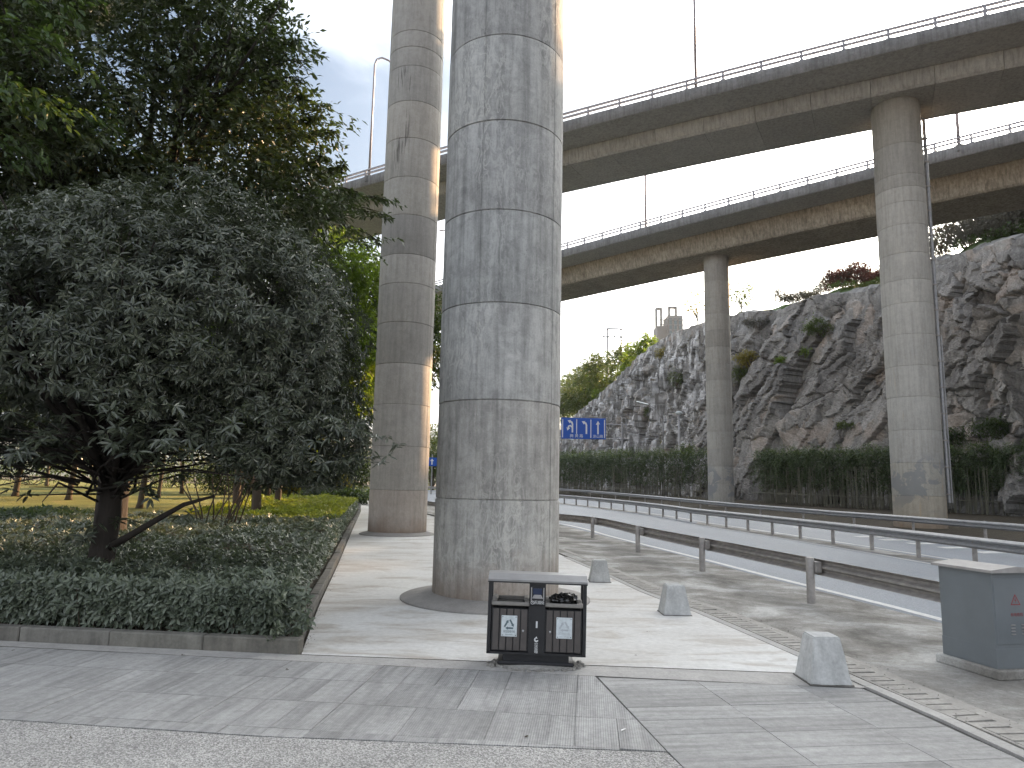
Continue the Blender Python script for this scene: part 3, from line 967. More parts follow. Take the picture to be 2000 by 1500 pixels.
R1 = [(-75, 87.5), (-45, 69.0), (-13.0, 50.2), (2.9, 40.4), (12.4, 35.05), (19.3, 31.3), (22.3, 29.75), (34, 23.9), (52, 15.5)]
d1, D1P = viaduct('upper_viaduct', 'nearer and higher viaduct crossing the upper right sky with a two bar railing', R1, 24.35,
             dict(width=7.9, zb=22.1, zwt=22.98, zco=23.08, zct=23.80, cant=1.95, slope=.10), (M['deck'], M['deck'], M['parapet']), 2.9)
R2 = [(-70, 140), (-30, 98.5), (-8.1, 75.9), (4.45, 63.3), (11.1, 57.1), (21.3, 47.9), (24.8, 44.8), (29.3, 40.9), (45, 27.5), (62, 13.5)]
d2, D2P = viaduct('lower_viaduct', 'farther viaduct lower in the sky with brown stained girder', R2, 24.1,
             dict(width=9.6, zb=21.0, zwt=22.55, zco=22.75, zct=23.52, cant=2.05, slope=.30), (M['deck'], M['deck_stained'], M['parapet']), 5.2)
# the two decks carried by the pillars in front
def off_line(c, n_):
    dx, dy = .863, -.505
    return [(c[0] + dx * k + .505 * 0 - .505 * n_ * 1, c[1] + dy * k - .863 * n_) for k in (-60, -25, 0, 25, 50)]
d3, _ = viaduct('pillar_viaduct', 'high viaduct glimpsed in the top left corner, carried by the tan pillar', off_line((-3.66, 23.4), 4.9), 30.8,
             dict(width=8.0, zb=27.8, zwt=29.0, zco=29.2, zct=30.1, cant=1.9, slope=.2), (M['deck'], M['deck'], M['parapet']), 4.0, far_rail=False)

# lamps on the viaducts
def bridge_lamp(name, label, base, top_z, arm, group=None, heady=0, r=.06, bow=False, mat=None):
    root = tag(empty(name, base), label, 'street lamp', group)
    h = top_z - base[2]
    MB().box((0, 0, -.25), (.5, .5, .5), bevel=.04).build('lamp_base', M['parapet'], root)
    ax, ay = arm
    if bow:
        pts = [(0, 0, 0), (0, 0, h * .6), (0, 0, h - .9), (ax * .06, ay * .06, h - .4), (ax * .25, ay * .25, h - .05), (ax * .5, ay * .5, h), (ax * .85, ay * .85, h - .25), (ax, ay, h - .4)]
    else:
        pts = [(0, 0, 0), (0, 0, h * .6), (0, 0, h - .5), (ax * .3, ay * .3, h - .1), (ax, ay, h)]
    n = len(pts)
    MB().tube(pts, [r * 1.25] + [r] * (n - 3) + [r * .7, r * .6], 8).build('pole', mat or M['rail_grey'], root, smooth=True)
    a = math.atan2(ay, ax)
    o = MB().box((.3, 0, 0), (.7, .26, .12), bevel=.04, tx=.8, ty=.7).build('lamp_head', M['rail_grey'], root)
    o.location = pts[-1]; o.rotation_euler = (0, 0, a)
    return root


def on_rail(px, py, zr):
    return G(px, py, zr)

for (px, py, top, arm, bow, lab) in (
        (1358, 160, 34.6, (-1.6, -2.2), False, 'street lamp pole rising out of the frame from the upper viaduct'),
        (722, 333, 33.6, (1.7, 1.6), True, 'street lamp with a bowed top on the upper viaduct left of the tan pillar')):
    b_ = on_rail(px, py, 24.35); bridge_lamp('street_lamp', lab, (b_.x, b_.y - .10, 23.85), top, arm, 'lamps on the viaducts', bow=bow, r=.075)
for (px, py, top, lab) in ((1261, 437, 29.4, 'thin street lamp on the lower viaduct below the middle of the upper one'),
                           (1871, 270, 29.4, 'thin street lamp on the lower viaduct right of the right hand pillar'),):
    b_ = on_rail(px, py, 24.1); bridge_lamp('street_lamp', lab, (b_.x, b_.y - .05, 23.6), top, (-.5, .4), 'lamps on the viaducts', r=.09)
b_ = on_rail(880, 560, 24.1); bridge_lamp('street_lamp', 'street lamp head peeping out between the two front pillars', (b_.x, b_.y, 23.6), 31.0, (-1.0, .3), 'lamps on the viaducts', r=.05)


# ------------------------------------------------------------------ guardrails
def wprof(off, zc, s=1.0, face=1):
    """closed W-beam section, waves towards +n*face"""
    f = [(0, .155), (.030, .135), (.078, .095), (.078, .055), (.012, .018), (.012, -.018), (.078, -.055), (.078, -.095), (.030, -.135), (0, -.155)]
    a = [(off + face * x, zc + z * s) for x, z in f]
    b_ = [(off + face * (x - .010), zc + z * s) for x, z in reversed(f)]
    p = a + b_
    return p if face > 0 else p[::-1]


def guardrail(name, label, pts, spacing, side, zc, mat_beam, mat_post, posts=None, ymax=1e9, both=False, blockout=True, post_h=.62, bs=1.0, post_r=.055):
    P = smooth_path([(x, y, 0) for x, y in pts], .8)
    P = [Vector((p.x, p.y, zg(p.y))) for p in P]
    root = tag(empty(name, (0, 0, 0)), label, 'guardrail')
    E_ = even(P, 4.0)
    # beams, one pressed section after another
    for i in range(len(E_) - 1):
        a, b = E_[i], E_[i + 1]
        Q = [a] + [p for p in P if min(a.y, b.y) + .1 < p.y < max(a.y, b.y) - .1] + [b]
        if Q[0].y > Q[-1].y and len(Q) > 2:
            Q = [a] + sorted(Q[1:-1], key=lambda p: (p - a).length) + [b]
        else:
            Q = [a] + sorted(Q[1:-1], key=lambda p: (p - a).length) + [b]
        ov = .004 * (i % 2)
        for fc in ((1, -1) if both else (side,)):
            MB().sweep(wprof(fc * (.14 + ov) if blockout else fc * (.03 + ov), zc, bs, fc), Q).build('rail_beam', mat_beam, root)
    pl = [Vector((x, y, zg(y))) for x, y in posts] if posts else [p for p in even(P, spacing)]
    me = MB().lathe([(post_r, -.1), (post_r, post_h), (post_r * .9, post_h + .012), (.0, post_h + .02)], (0, 0, 0), 12, cap=False)
    first = None; fb = None
    for p in pl:
        if p.y > ymax: continue
        t = min(zip(P[:-1], P[1:]), key=lambda ab: ((ab[0] + ab[1]) / 2 - p).length)
        t = (t[1] - t[0]).normalized()
        if first is None:
            first = me.build('rail_post', mat_post, root, smooth=True, smooth_angle=40); o = first
        else:
            o = link('rail_post', first.data, root)
        o.location = p; o.rotation_euler = (0, 0, math.atan2(t.y, t.x))
        if blockout:
            for fc in ((1, -1) if both else (side,)):
                if fb is None or fb.get('fc') != fc:
                    bm_ = MB().box((0, -fc * .095, zc), (.17, .10, .17), bevel=.01)
                    fb = {'fc': fc, 'o': bm_.build('spacer_block', mat_post, o)}
                else:
                    link('spacer_block', fb['o'].data, o)
    return root


A_PTS = [(5.9, 1.0), (5.4, 5.3), (5.02, 8.2), (4.62, 11.02), (4.00, 14.85), (3.38, 18.79), (2.75, 23.57), (1.3, 26.6), (-1.2, 31.0), (-4.4, 38.0), (-12, 54)]
A_POST = [(5.68, 3.0), (5.18, 7.1), (4.62, 11.02), (4.00, 14.85), (3.38, 18.79), (2.75, 23.57), (1.2, 26.8), (-1.0, 30.6), (-3.0, 34.8), (-5.0, 39.0)]
guardrail('near_guardrail', 'dirty steel guardrail in front of the road, seen from behind with tall posts', A_PTS, 4.0, 1, .53, M['galv_dirty'], M['galv_dirty'], posts=A_POST, blockout=True, post_h=.66, post_r=.062, bs=.78)
guardrail('middle_guardrail', 'bright topped steel guardrail along the median between the carriageways', LINE_B, 2.1, -1, .56, M['galv'], M['galv_dirty'], ymax=75, both=True, blockout=False, post_h=.66, bs=.84, post_r=.055)
guardrail('far_guardrail', 'farthest steel guardrail on the soil in front of the bamboo hedge', LINE_C, 4.0, -1, .56, M['galv'], M['galv_dirty'], ymax=80, blockout=True, post_h=.68, post_r=.055, bs=.84)
rs = tag(empty('reflector_plate', (4.78, 11.0, .55)), 'small square spacer plate', 'plate') if False else None

# ------------------------------------------------------------------ litter bin
def text_mesh(txt, size, mat, parent, loc, rot, name='lettering', ext=.0008, align='CENTER', sx=1.0, spacing=1.0):
    cu = bpy.data.curves.new(name, 'FONT')
    cu.body = txt; cu.size = size; cu.align_x = align; cu.align_y = 'CENTER'; cu.extrude = ext
    cu.resolution_u = 2; cu.space_character = spacing
    tmp = bpy.data.objects.new('tmp', cu)
    C.objects.link(tmp)
    dg = bpy.context.evaluated_depsgraph_get()
    me = bpy.data.meshes.new_from_object(tmp.evaluated_get(dg))
    bpy.data.objects.remove(tmp)
    me.materials.clear(); me.materials.append(mat)
    o = link(name, me, parent)
    o.location = loc; o.rotation_euler = rot; o.scale = (sx, 1, 1)
    return o


RX = math.radians(90)
BIN = tag(empty('litter_bin', (.275, 7.02, 0)), 'double litter bin with brown slatted doors, grey roof and two openings, before the thickest pillar', 'litter bin')
BIN.rotation_euler = (0, math.radians(.9), math.radians(-1.5))
W_, Dp = .93, .34
zb_ = .075
MB().box((0, 0, .085), (.62, .26, .10)).box((0, 0, .035), (.72, .32, .03), bevel=.01).build('bin_pedestal', M['black'], BIN)
fr = MB()
for sx_ in (-1, 1):
    for sy_ in (-1, 1):
        fr.box((sx_ * (W_ / 2 - .016), sy_ * (Dp / 2 - .016), .455), (.032, .032, .67))
    fr.box((sx_ * (W_ / 2 - .018), 0, .345), (.012, Dp - .066, .42))
fr.box((0, 0, .128), (W_, Dp, .022))
fr.box((0, Dp / 2 - .006, .345), (W_ - .066, .010, .41))
fr.build('bin_frame', M['black'], BIN)
# roof: shallow hipped cap
rf = MB()
x1, y1 = W_ / 2 + .004, Dp / 2 + .03
rf.add([(-x1, -y1, .783), (x1, -y1, .783), (x1, y1, .783), (-x1, y1, .783), (-x1, -y1, .800), (x1, -y1, .800), (x1, y1, .800), (-x1, y1, .800),
        (-x1, -y1 * .5, .846), (x1, -y1 * .5, .846), (x1, y1 * .5, .846), (-x1, y1 * .5, .846)],
       [(0, 3, 2, 1), (0, 1, 5, 4), (2, 3, 7, 6), (4, 5, 9, 8), (6, 7, 11, 10), (8, 9, 10, 11), (1, 2, 6, 10, 9, 5), (3, 0, 4, 8, 11, 7)])
rf.build('bin_roof', M['roof'], BIN)
MB().box((0, -Dp / 2 - .012, .776), (W_ + .01, .03, .012)).build('roof_trim', M['black'], BIN)
# centre column
MB().box((0, -Dp / 2 + .03, .455), (.155, .07, .636)).box((0, .06, .345), (.02, Dp - .1, .40)).build('centre_post', M['black'], BIN)
ash = MB().box((0, -Dp / 2 - .012, .655), (.135, .03, .17), bevel=.008).build('ash_tray', M['black'], BIN)
MB().box((0, -Dp / 2 - .031, .700), (.085, .010, .055), bevel=.004).build('ash_tray_hood', M['navy'], ash)
MB().box((0, -Dp / 2 - .030, .652), (.10, .012, .040), bevel=.006, tx=.7).build('ash_tray_bowl', M['steel'], ash)
for s_ in (-1, 1):
    MB().box((s_ * .058, -Dp / 2 - .029, .675), (.010, .006, .12)).build('ash_tray_trim', M['steel'], ash)
MB().box((0, -Dp / 2 - .0052 + .0, .395), (.016, .003, .06)).build('keyhole_cover', M['sticker'], BIN)
yf = -Dp / 2 - .006
text_mesh('灭烟处', .034, M['sticker'], BIN, (.018, yf - .0225, .598), (RX, 0, 0), spacing=.9)
sg = MB()
def ring2(mb, c, r1, r2, y, n=20, a0=0, a1=2 * PI):
    vs = []; fs = []
    for k in range(n + 1):
        a = a0 + (a1 - a0) * k / n
        vs += [(c[0] + r1 * math.cos(a), y, c[1] + r1 * math.sin(a)), (c[0] + r2 * math.cos(a), y, c[1] + r2 * math.sin(a))]
    for k in range(n): fs.append((2 * k, 2 * k + 1, 2 * k + 3, 2 * k + 2))
    mb.add(vs, fs)
ring2(sg, (-.046, .598), .013, .017, yf - .0225)
sg.add([(-.058, yf - .0225, .611), (-.055, yf - .0225, .613), (-.038, yf - .0225, .595), (-.041, yf - .0225, .593)], [(0, 1, 2, 3)])
sg.build('smoking_symbol', M['sticker'], BIN)
lg = MB()
ring2(lg, (0, .258), .008, .021, yf + .0005, 16, 2.3, 6.0)
lg.add([(-.016, yf + .0005, .268), (.0, yf + .0005, .288), (.012, yf + .0005, .270)], [(0, 1, 2)])
lg.build('emblem', M['sticker'], BIN)
for k, ch in enumerate('垃圾箱'):
    text_mesh(ch, .036, M['sticker'], BIN, (0, yf + .0, .215 - k * .032), (RX, 0, 0))
for s_ in (-1, 1):
    cx = s_ * .252
    door = MB().box((cx, -Dp / 2 + .008, .340), (.345, .014, .385)).build('bin_door', M['black'], BIN)
    for k in range(5):
        MB().box((cx - .132 + k * .066, -Dp / 2 - .006, .342), (.056, .014, .372), bevel=.003).build('slat', M['slat'], door)
    MB().lathe([(.010, 0), (.010, .006), (.004, .008)], (0, 0, 0), 14).build('door_lock', M['steel'], door)
    lo = [o for o in C.objects if o.name.startswith('door_lock') and o.parent == door][0]
    lo.location = (cx - s_ * .125, -Dp / 2 - .013, .335); lo.rotation_euler = (RX, 0, 0)
    # liner with a rim
    t_ = MB()
    zt_ = .575
    oy, oy2 = -Dp / 2 - .012, Dp / 2 - .01
    hx = .178
    for (bx, by, sx_, sy_) in ((cx, oy + .018, 2 * hx, .036), (cx, oy2 - .018, 2 * hx, .036)):
        t_.box((bx, by, zt_), (sx_, sy_, .034), bevel=.006)
    for q in (-1, 1):
        t_.box((cx + q * (hx - .022), 0, zt_ + .001), (.044, Dp - .09, .032), bevel=.006)
        t_.box((cx + q * (hx - .026), .04, zt_ + .025), (.05, .20, .030), bevel=.008)
    t_.box((cx, oy2 - .03, zt_ + .020), (2 * hx - .04, .02, .02), bevel=.004)
    t_.build('liner_rim', M['tray'], BIN)
    MB().box((cx, 0, zt_ - .055), (2 * hx - .09, Dp - .10, .11)).build('shade_liner', M['dark'], BIN)  # near-black fill up to the rim; shade inside the opening put into its colour
    pz = .375
    plt = MB().box((cx + s_ * .006, -Dp / 2 - .0165, pz), (.148, .004, .19), bevel=.0015).build('sign_plate', M['plate'], door)
    ink = M['ink'] if s_ < 0 else M['ink_pale']
    yy = -Dp / 2 - .0192
    tr = MB()
    c0x, c0z, R0 = cx + s_ * .006, pz + .022, .058
    cor = [(c0x + R0 * math.sin(a), c0z - .012 + R0 * math.cos(a)) for a in (0, 2 * PI / 3, 4 * PI / 3)]
    for a, b in zip(cor, cor[1:] + cor[:1]):      # three chasing arrows round a triangle
        ax_, az_ = a; bx_, bz_ = b
        ux, uz = (bx_ - ax_), (bz_ - az_); L = math.hypot(ux, uz); ux /= L; uz /= L
        nx, nz_ = -uz, ux
        p0 = (ax_ + ux * L * .12, az_ + uz * L * .12); p1_ = (ax_ + ux * L * .62, az_ + uz * L * .62); w = .008
        tr.add([(p0[0] + nx * w, yy, p0[1] + nz_ * w), (p0[0] - nx * w, yy, p0[1] - nz_ * w), (p1_[0] - nx * w, yy, p1_[1] - nz_ * w), (p1_[0] + nx * w, yy, p1_[1] + nz_ * w)], [(0, 1, 2, 3)])
        tip = (ax_ + ux * L * .86, az_ + uz * L * .86)
        tr.add([(p1_[0] + nx * w * 1.9, yy, p1_[1] + nz_ * w * 1.9), (p1_[0] - nx * w * 1.9, yy, p1_[1] - nz_ * w * 1.9), (tip[0], yy, tip[1])], [(0, 1, 2)])
    tr.build('recycling_symbol', ink, plt)
    text_mesh('可回收物' if s_ < 0 else '其他垃圾', .028, ink, plt, (c0x, yy, pz - .052), (RX, 0, 0), ext=.0004)
    text_mesh('Recyclable' if s_ < 0 else 'Other Waste', .016, ink, plt, (c0x, yy, pz - .077), (RX, 0, 0), ext=.0004)
    sc = MB()
    for qx in (-1, 1):
        for qz in (-1, 1):
            sc.box((c0x + qx * .062, yy + .0004, pz + qz * .083), (.007, .003, .007))
    sc.build('plate_screws', M['dark'], plt)['kind'] = 'stuff'
BIN.location.z = .0

# black bag in the right hand opening
def lump(name, c, size, seed, mat, sub=3, amp=.35, freq=1.6, parent=None, fold=0.0):
    import bmesh
    bm = bmesh.new(); bmesh.ops.create_icosphere(bm, subdivisions=sub, radius=1.0)
    for v in bm.verts:
        q = v.co.normalized()
        k = 1 + amp * mnoise.fractal(q * freq + Vector((seed, seed * 2, 0)), 1.0, 2.0, 3) + fold * abs(mnoise.noise(q * 4.2 + Vector((seed, 0, 0))))
        v.co = Vector((q.x * size[0] * k, q.y * size[1] * k, q.z * size[2] * k))
    me = bpy.data.meshes.new(name); bm.to_mesh(me); bm.free(); me.materials.append(mat)
    o = link(name, me, parent); o.location = c
    return o
bag = empty('rubbish_bag', (.53, 7.0, .60))
tag(bag, 'crumpled black rubbish bag lying in the right opening of the bin', 'rubbish bag')
lump('bag_body', (.02, 0, .012), (.105, .085, .050), 3, M['bag'], 3, .45, 1.8, bag, .35)
lump('bag_fold', (-.075, -.02, .012), (.052, .06, .040), 5, M['bag'], 3, .45, 1.8, bag, .35)
lump('bag_flap', (.05, -.02, .045), (.075, .05, .020), 9, M['bag'], 3, .5, 1.8, bag, .4)
# crumbled mortar and leaf dirt round the foot of the bin
mb = MB(); rn = random.Random(4)
for k in range(170):
    a = rn.uniform(0, 2 * PI); rr_ = rn.uniform(.92, 1.18)
    x = .275 + .40 * rr_ * math.cos(a); y = 7.0 + .20 * rr_ * math.sin(a) * (1.15 if math.sin(a) < 0 else 1)
    s_ = rn.uniform(.008, .028)
    mb.box((x, y, s_ * .3), (s_ * rn.uniform(.8, 1.8), s_ * rn.uniform(.8, 1.6), s_ * .8), rn.uniform(0, 3), tx=.6, ty=.7)
tag(mb.build('mortar_rubble', M['verge']), 'crumbled mortar and dirt heaped round the foot of the bin', kind='stuff')
tag(MB().lathe([(1.0, 0.0), (.9, .018), (.6, .028), (0.01, .03)], (0, 0, 0), 40, cap=False).build('mortar_bed', M['verge']), 'rough mortar bed the bin stands in', kind='structure')
mo = bpy.data.objects['mortar_bed']; mo.scale = (.42, .215, 1); mo.location = (.275, 7.0, 0)

# ------------------------------------------------------------------ bollards
for (x, y, h, rz, lab, sd_, sc_) in (
        (2.86, 6.64, .40, .0, 'largest frustum bollard, chipped, at the corner of the slab paving', 1, 1.0),
        (2.27, 9.88, .385, .02, 'middle frustum bollard with a scraped top corner on the path edge', 2, 1.0),
        (1.64, 12.98, .375, -.02, 'farthest small concrete bollard beside the thickest pillar', 3, 1.0)):
    root = tag(empty('bollard', (x, y, 0), rz), lab, 'bollard', 'frustum bollards along the path edge')
    import bmesh
    bm = bmesh.new()
    bmesh.ops.create_cube(bm, size=1.0)
    for v in bm.verts:
        k = .64 if v.co.z > 0 else 1.0
        v.co = Vector((v.co.x * .37 * k, v.co.y * .37 * k, (v.co.z + .5) * h))
    bmesh.ops.bevel(bm, geom=bm.edges[:], offset=.010, segments=2, affect='EDGES')
    bmesh.ops.subdivide_edges(bm, edges=[e for e in bm.edges if e.calc_length() > .12], cuts=7, use_grid_fill=True)
    for v in bm.verts:
        v.co += Vector((1, 1, 1)) * .0  + v.normal * (mnoise.noise(v.co * 14 + Vector((sd_ * 7, 0, 0))) * .0035 - max(0, mnoise.noise(v.co * 9 + Vector((0, sd_ * 5, 0))) - .35) * .03)
    me = bpy.data.meshes.new('bollard_body'); bm.to_mesh(me); bm.free(); me.materials.append(M['bollard'])
    link('bollard_body', me, root)
    MB().box((0, 0, .004), (.385, .385, .010)).build('bollard_footing', M['kerb'], root)

# ------------------------------------------------------------------ electrical cabinet
cor0 = Vector((4.57, 6.82, 0)); 
e_r = (Vector((5.02, 6.92, 0)) - cor0); wr = e_r.length; e_r.normalize()
e_l = Vector((-e_r.y, e_r.x, 0)); dl = .62
CAB = tag(empty('electrical_cabinet', (cor0.x, cor0.y, 0), math.atan2(e_r.y, e_r.x)), 'blue grey electrical cabinet with a red warning triangle, on the verge at the right', 'electrical cabinet')
wr = .50
h_ = .955
MB().box((wr / 2, dl / 2, .035), (wr + .10, dl + .12, .09), bevel=.012).build('cabinet_plinth', M['verge'], CAB)
MB().box((wr / 2, dl / 2, .08 + (h_ - .08) / 2), (wr, dl, h_ - .08), bevel=.004).build('cabinet_body', M['cabinet'], CAB)
MB().box((wr / 2, dl / 2, .17), (wr + .006, dl + .006, .18), bevel=.002).build('cabinet_skirt', M['cabinet'], CAB)
lid = MB()
o_ = .045
lid.add([(-o_, -o_, h_), (wr + o_, -o_, h_), (wr + o_, dl + o_, h_), (-o_, dl + o_, h_), (-o_, -o_, h_ + .025), (wr + o_, -o_, h_ + .025), (wr + o_, dl + o_, h_ + .025), (-o_, dl + o_, h_ + .025),
         (wr * .5, -o_, h_ + .06), (wr * .5, dl + o_, h_ + .06)],
        [(0, 3, 2, 1), (0, 1, 5, 8, 4), (2, 3, 7, 9, 6), (1, 2, 6, 5), (3, 0, 4, 7), (4, 8, 9, 7), (8, 5, 6, 9)])
lid.build('cabinet_lid', M['cabinet_lid'], CAB)
MB().box((wr / 2, -.002, .60), (wr - .03, .008, .60), bevel=.002).build('cabinet_door', M['cabinet'], CAB)
tri = MB()
tx0, tz0 = wr * .50, .70
ot = [(tx0 - .058, tz0 - .045), (tx0 + .058, tz0 - .045), (tx0, tz0 + .058)]
it = [(tx0 - .043, tz0 - .036), (tx0 + .043, tz0 - .036), (tx0, tz0 + .040)]
tri.add([(a, -.0075, b) for a, b in ot] + [(a, -.0075, b) for a, b in it], [(0, 1, 4, 3), (1, 2, 5, 4), (2, 0, 3, 5)])
tri.add([(tx0 + .006, -.0075, tz0 + .024), (tx0 - .012, -.0075, tz0 - .004), (tx0, -.0075, tz0 - .002), (tx0 - .004, -.0075, tz0 - .030), (tx0 + .012, -.0075, tz0 + .004), (tx0 + .001, -.0075, tz0 + .003)], [(0, 1, 2, 5), (2, 3, 4, 5)])
tri.build('warning_triangle', M['red'], CAB)
text_mesh('有电危险', .036, M['red'], CAB, (tx0 + .006, -.0075, .565), (RX, 0, 0), ext=.0004)
for q in (-.06, .06):
    for k in range(4):
        MB().box((tx0 + q + .01, -.010, .475 - k * .028), (.045, .014, .008), tx=.9).build('louvre', M['cabinet_lid'], CAB)

# ------------------------------------------------------------------ foliage tools
TA = (np.array([[0, 0, 0], [.45, -.5, 0.0], [.45, .5, 0.0], [.5, 0, -.07], [1, 0, -.12]]), np.array([[0, 3, 1], [0, 2, 3], [1, 3, 4], [3, 2, 4]]))
TB = (np.array([[0, 0, 0], [.28, -.42, .02], [.68, -.40, -.02], [1, 0, -.16], [.68, .40, -.02], [.28, .42, .02], [.28, 0, -.06], [.68, 0, -.10]]),
      np.array([[0, 6, 1], [1, 6, 7], [1, 7, 2], [2, 7, 3], [0, 5, 6], [5, 4, 7], [5, 7, 6], [4, 3, 7]]))
TQ = (np.array([[0, 0, 0], [.45, -.5, 0.0], [1, 0, -.08], [.45, .5, 0.0]]), np.array([[0, 3, 1], [1, 3, 2]]))


def nrm(a):
    return a / np.maximum(np.linalg.norm(a, axis=1, keepdims=True), 1e-9)


def leaves_np(P, dirs, normals, L, wr_, tmpl):
    dirs = nrm(dirs)
    side = nrm(np.cross(normals, dirs))
    up = np.cross(dirs, side)
    T, F = tmpl
    n = len(P)
    w = L * wr_
    V = P[:, None, :] + dirs[:, None, :] * (T[None, :, 0:1] * L[:, None, None]) + side[:, None, :] * (T[None, :, 1:2] * w[:, None, None]) + up[:, None, :] * (T[None, :, 2:3] * L[:, None, None])
    Fa = F[None, :, :] + (np.arange(n) * len(T))[:, None, None]
    return V.reshape(-1, 3), Fa.reshape(-1, F.shape[1])


def rosettes(tips, axes, k, L, wr_, tmpl, spread=1.1, droop=.25, R=rng):
    n = len(tips)
    axes = nrm(axes)
    ref = nrm(np.cross(axes, R.normal(size=(n, 3))))
    b_ = np.cross(axes, ref)
    P = np.repeat(tips, k, 0); A = np.repeat(axes, k, 0); e1 = np.repeat(ref, k, 0); e2 = np.repeat(b_, k, 0)
    j = np.tile(np.arange(k), n)
    ph = 2 * PI * j / k * 1.0 + R.uniform(-.35, .35, n * k)
    sp_ = spread + R.uniform(-.35, .35, n * k)
    rad = e1 * np.cos(ph)[:, None] + e2 * np.sin(ph)[:, None]
    d = A * np.cos(sp_)[:, None] + rad * np.sin(sp_)[:, None]
    d[:, 2] -= droop * R.uniform(.3, 1.4, n * k)
    nn = A * 1.0 - rad * .3 + R.normal(size=(n * k, 3)) * .22
    nn[:, 2] += .35
    LL = L * R.uniform(.7, 1.25, n * k)
    P = P + rad * .01 + A * R.uniform(-.04, .01, n * k)[:, None]
    return leaves_np(P, d, nn, LL, wr_, tmpl)


def sprays(p0, p1, k, L, wr_, tmpl, droop=.35, R=rng, jitter=.05):
    """leaves set alternately along twigs running p0 -> p1"""
    n = len(p0)
    ax = p1 - p0
    ln = np.linalg.norm(ax, axis=1, keepdims=True)
    a = ax / np.maximum(ln, 1e-6)
    up = np.tile(np.array([[0, 0, 1.0]]), (n, 1)) + R.normal(size=(n, 3)) * .35
    s_ = nrm(np.cross(a, up))
    t = np.tile((np.arange(k) + .5) / k, n) + R.uniform(-.3, .3, n * k) / k
    sg_ = np.where(np.tile(np.arange(k), n) % 2 == 0, 1.0, -1.0)
    A = np.repeat(a, k, 0); S = np.repeat(s_, k, 0); LN = np.repeat(ln, k, 0)
    P = np.repeat(p0, k, 0) + A * LN * t[:, None] + R.normal(size=(n * k, 3)) * jitter
    P[:, 2] -= .18 * LN[:, 0] * t ** 2
    d = A * .75 + S * sg_[:, None] * R.uniform(.3, 1.0, n * k)[:, None] + R.normal(size=(n * k, 3)) * .25
    d[:, 2] -= droop * R.uniform(.2, 1.6, n * k)
    nn = np.tile(np.array([[0, 0, 1.0]]), (n * k, 1)) + R.normal(size=(n * k, 3)) * .45
    return leaves_np(P, d, nn, L * R.uniform(.7, 1.25, n * k), wr_, tmpl)


def shell_points(blobs, n, lo=.72, hi=1.02, zmin=None, R=rng, reject=None):
    """points near the surfaces of a union of ellipsoids; (cx,cy,cz,rx,ry,rz)"""
    out = []; ax = []
    B = np.array(blobs, float)
    wt = (B[:, 3] * B[:, 4] + B[:, 4] * B[:, 5] + B[:, 3] * B[:, 5]); wt /= wt.sum()
    tot = 0
    while tot < n:
        m = n * 2
        idx = R.choice(len(B), m, p=wt)
        d = nrm(R.normal(size=(m, 3)))
        rad = R.uniform(lo ** 2, hi ** 2, m) ** .5
        lump_ = 1 + .10 * np.sin(d[:, 0] * 5.1 + d[:, 2] * 3.7 + idx) * np.cos(d[:, 1] * 6.3 + idx * 2)
        p = B[idx, :3] + d * B[idx, 3:6] * (rad * lump_)[:, None]
        keep = np.ones(m, bool)
        for j in range(len(B)):            # drop points deep inside another blob
            q = (p - B[j, :3]) / B[j, 3:6]
            keep &= (np.linalg.norm(q, axis=1) > lo * .93) | (idx == j)
        if zmin is not None: keep &= p[:, 2] > zmin
        if reject is not None: keep &= ~reject(p)
        out.append(p[keep]); a_ = d / B[idx, 3:6]; ax.append(nrm(a_)[keep]); tot += keep.sum()
    return np.concatenate(out)[:n], np.concatenate(ax)[:n]


def limbs(mb, base, r_, h, tips, R, lean=(0, 0), split=.6, sides=8, sub=2, wob=.25, thin=.012):
    """trunk with limbs bending out to the tips"""
    top = Vector((base[0] + lean[0], base[1] + lean[1], base[2] + h))
    b = Vector(base)
    pts = [b + Vector((0, 0, -.05)), b.lerp(top, .08), b.lerp(top, .35) + Vector((R.uniform(-1, 1), R.uniform(-1, 1), 0)) * wob * .15, b.lerp(top, .7) + Vector((R.uniform(-1, 1), R.uniform(-1, 1), 0)) * wob * .2, top]
    mb.tube(pts, [r_ * 1.5, r_ * 1.08, r_, r_ * .9, r_ * .72], sides)
    for i, t in enumerate(tips):
        t = Vector(t)
        f = R.uniform(split, 1.0)
        s0 = b.lerp(top, f)
        mid_ = s0.lerp(t, .45) + Vector((R.uniform(-1, 1), R.uniform(-1, 1), R.uniform(-.1, .6))) * wob
        r0_ = r_ * R.uniform(.32, .55)
        mb.tube([s0 - (mid_ - s0) * .04, s0.lerp(mid_, .5) + Vector((0, 0, .05)), mid_, mid_.lerp(t, .5) + Vector((R.uniform(-1, 1), R.uniform(-1, 1), 0)) * wob * .4, t], [r0_, r0_ * .8, r0_ * .6, r0_ * .35, thin], 6)
        for k in range(sub):
            q = mid_.lerp(t, R.uniform(.0, .6)); e = q + (t - mid_).normalized() * R.uniform(.4, .9) * (t - mid_).length * .7 + Vector((R.uniform(-1, 1), R.uniform(-1, 1), R.uniform(-.3, .8))) * (t - mid_).length * .35
            mb.tube([q, q.lerp(e, .5) + Vector((0, 0, .06)), e], [r0_ * .35, r0_ * .22, thin * .8], 5)
    return mb


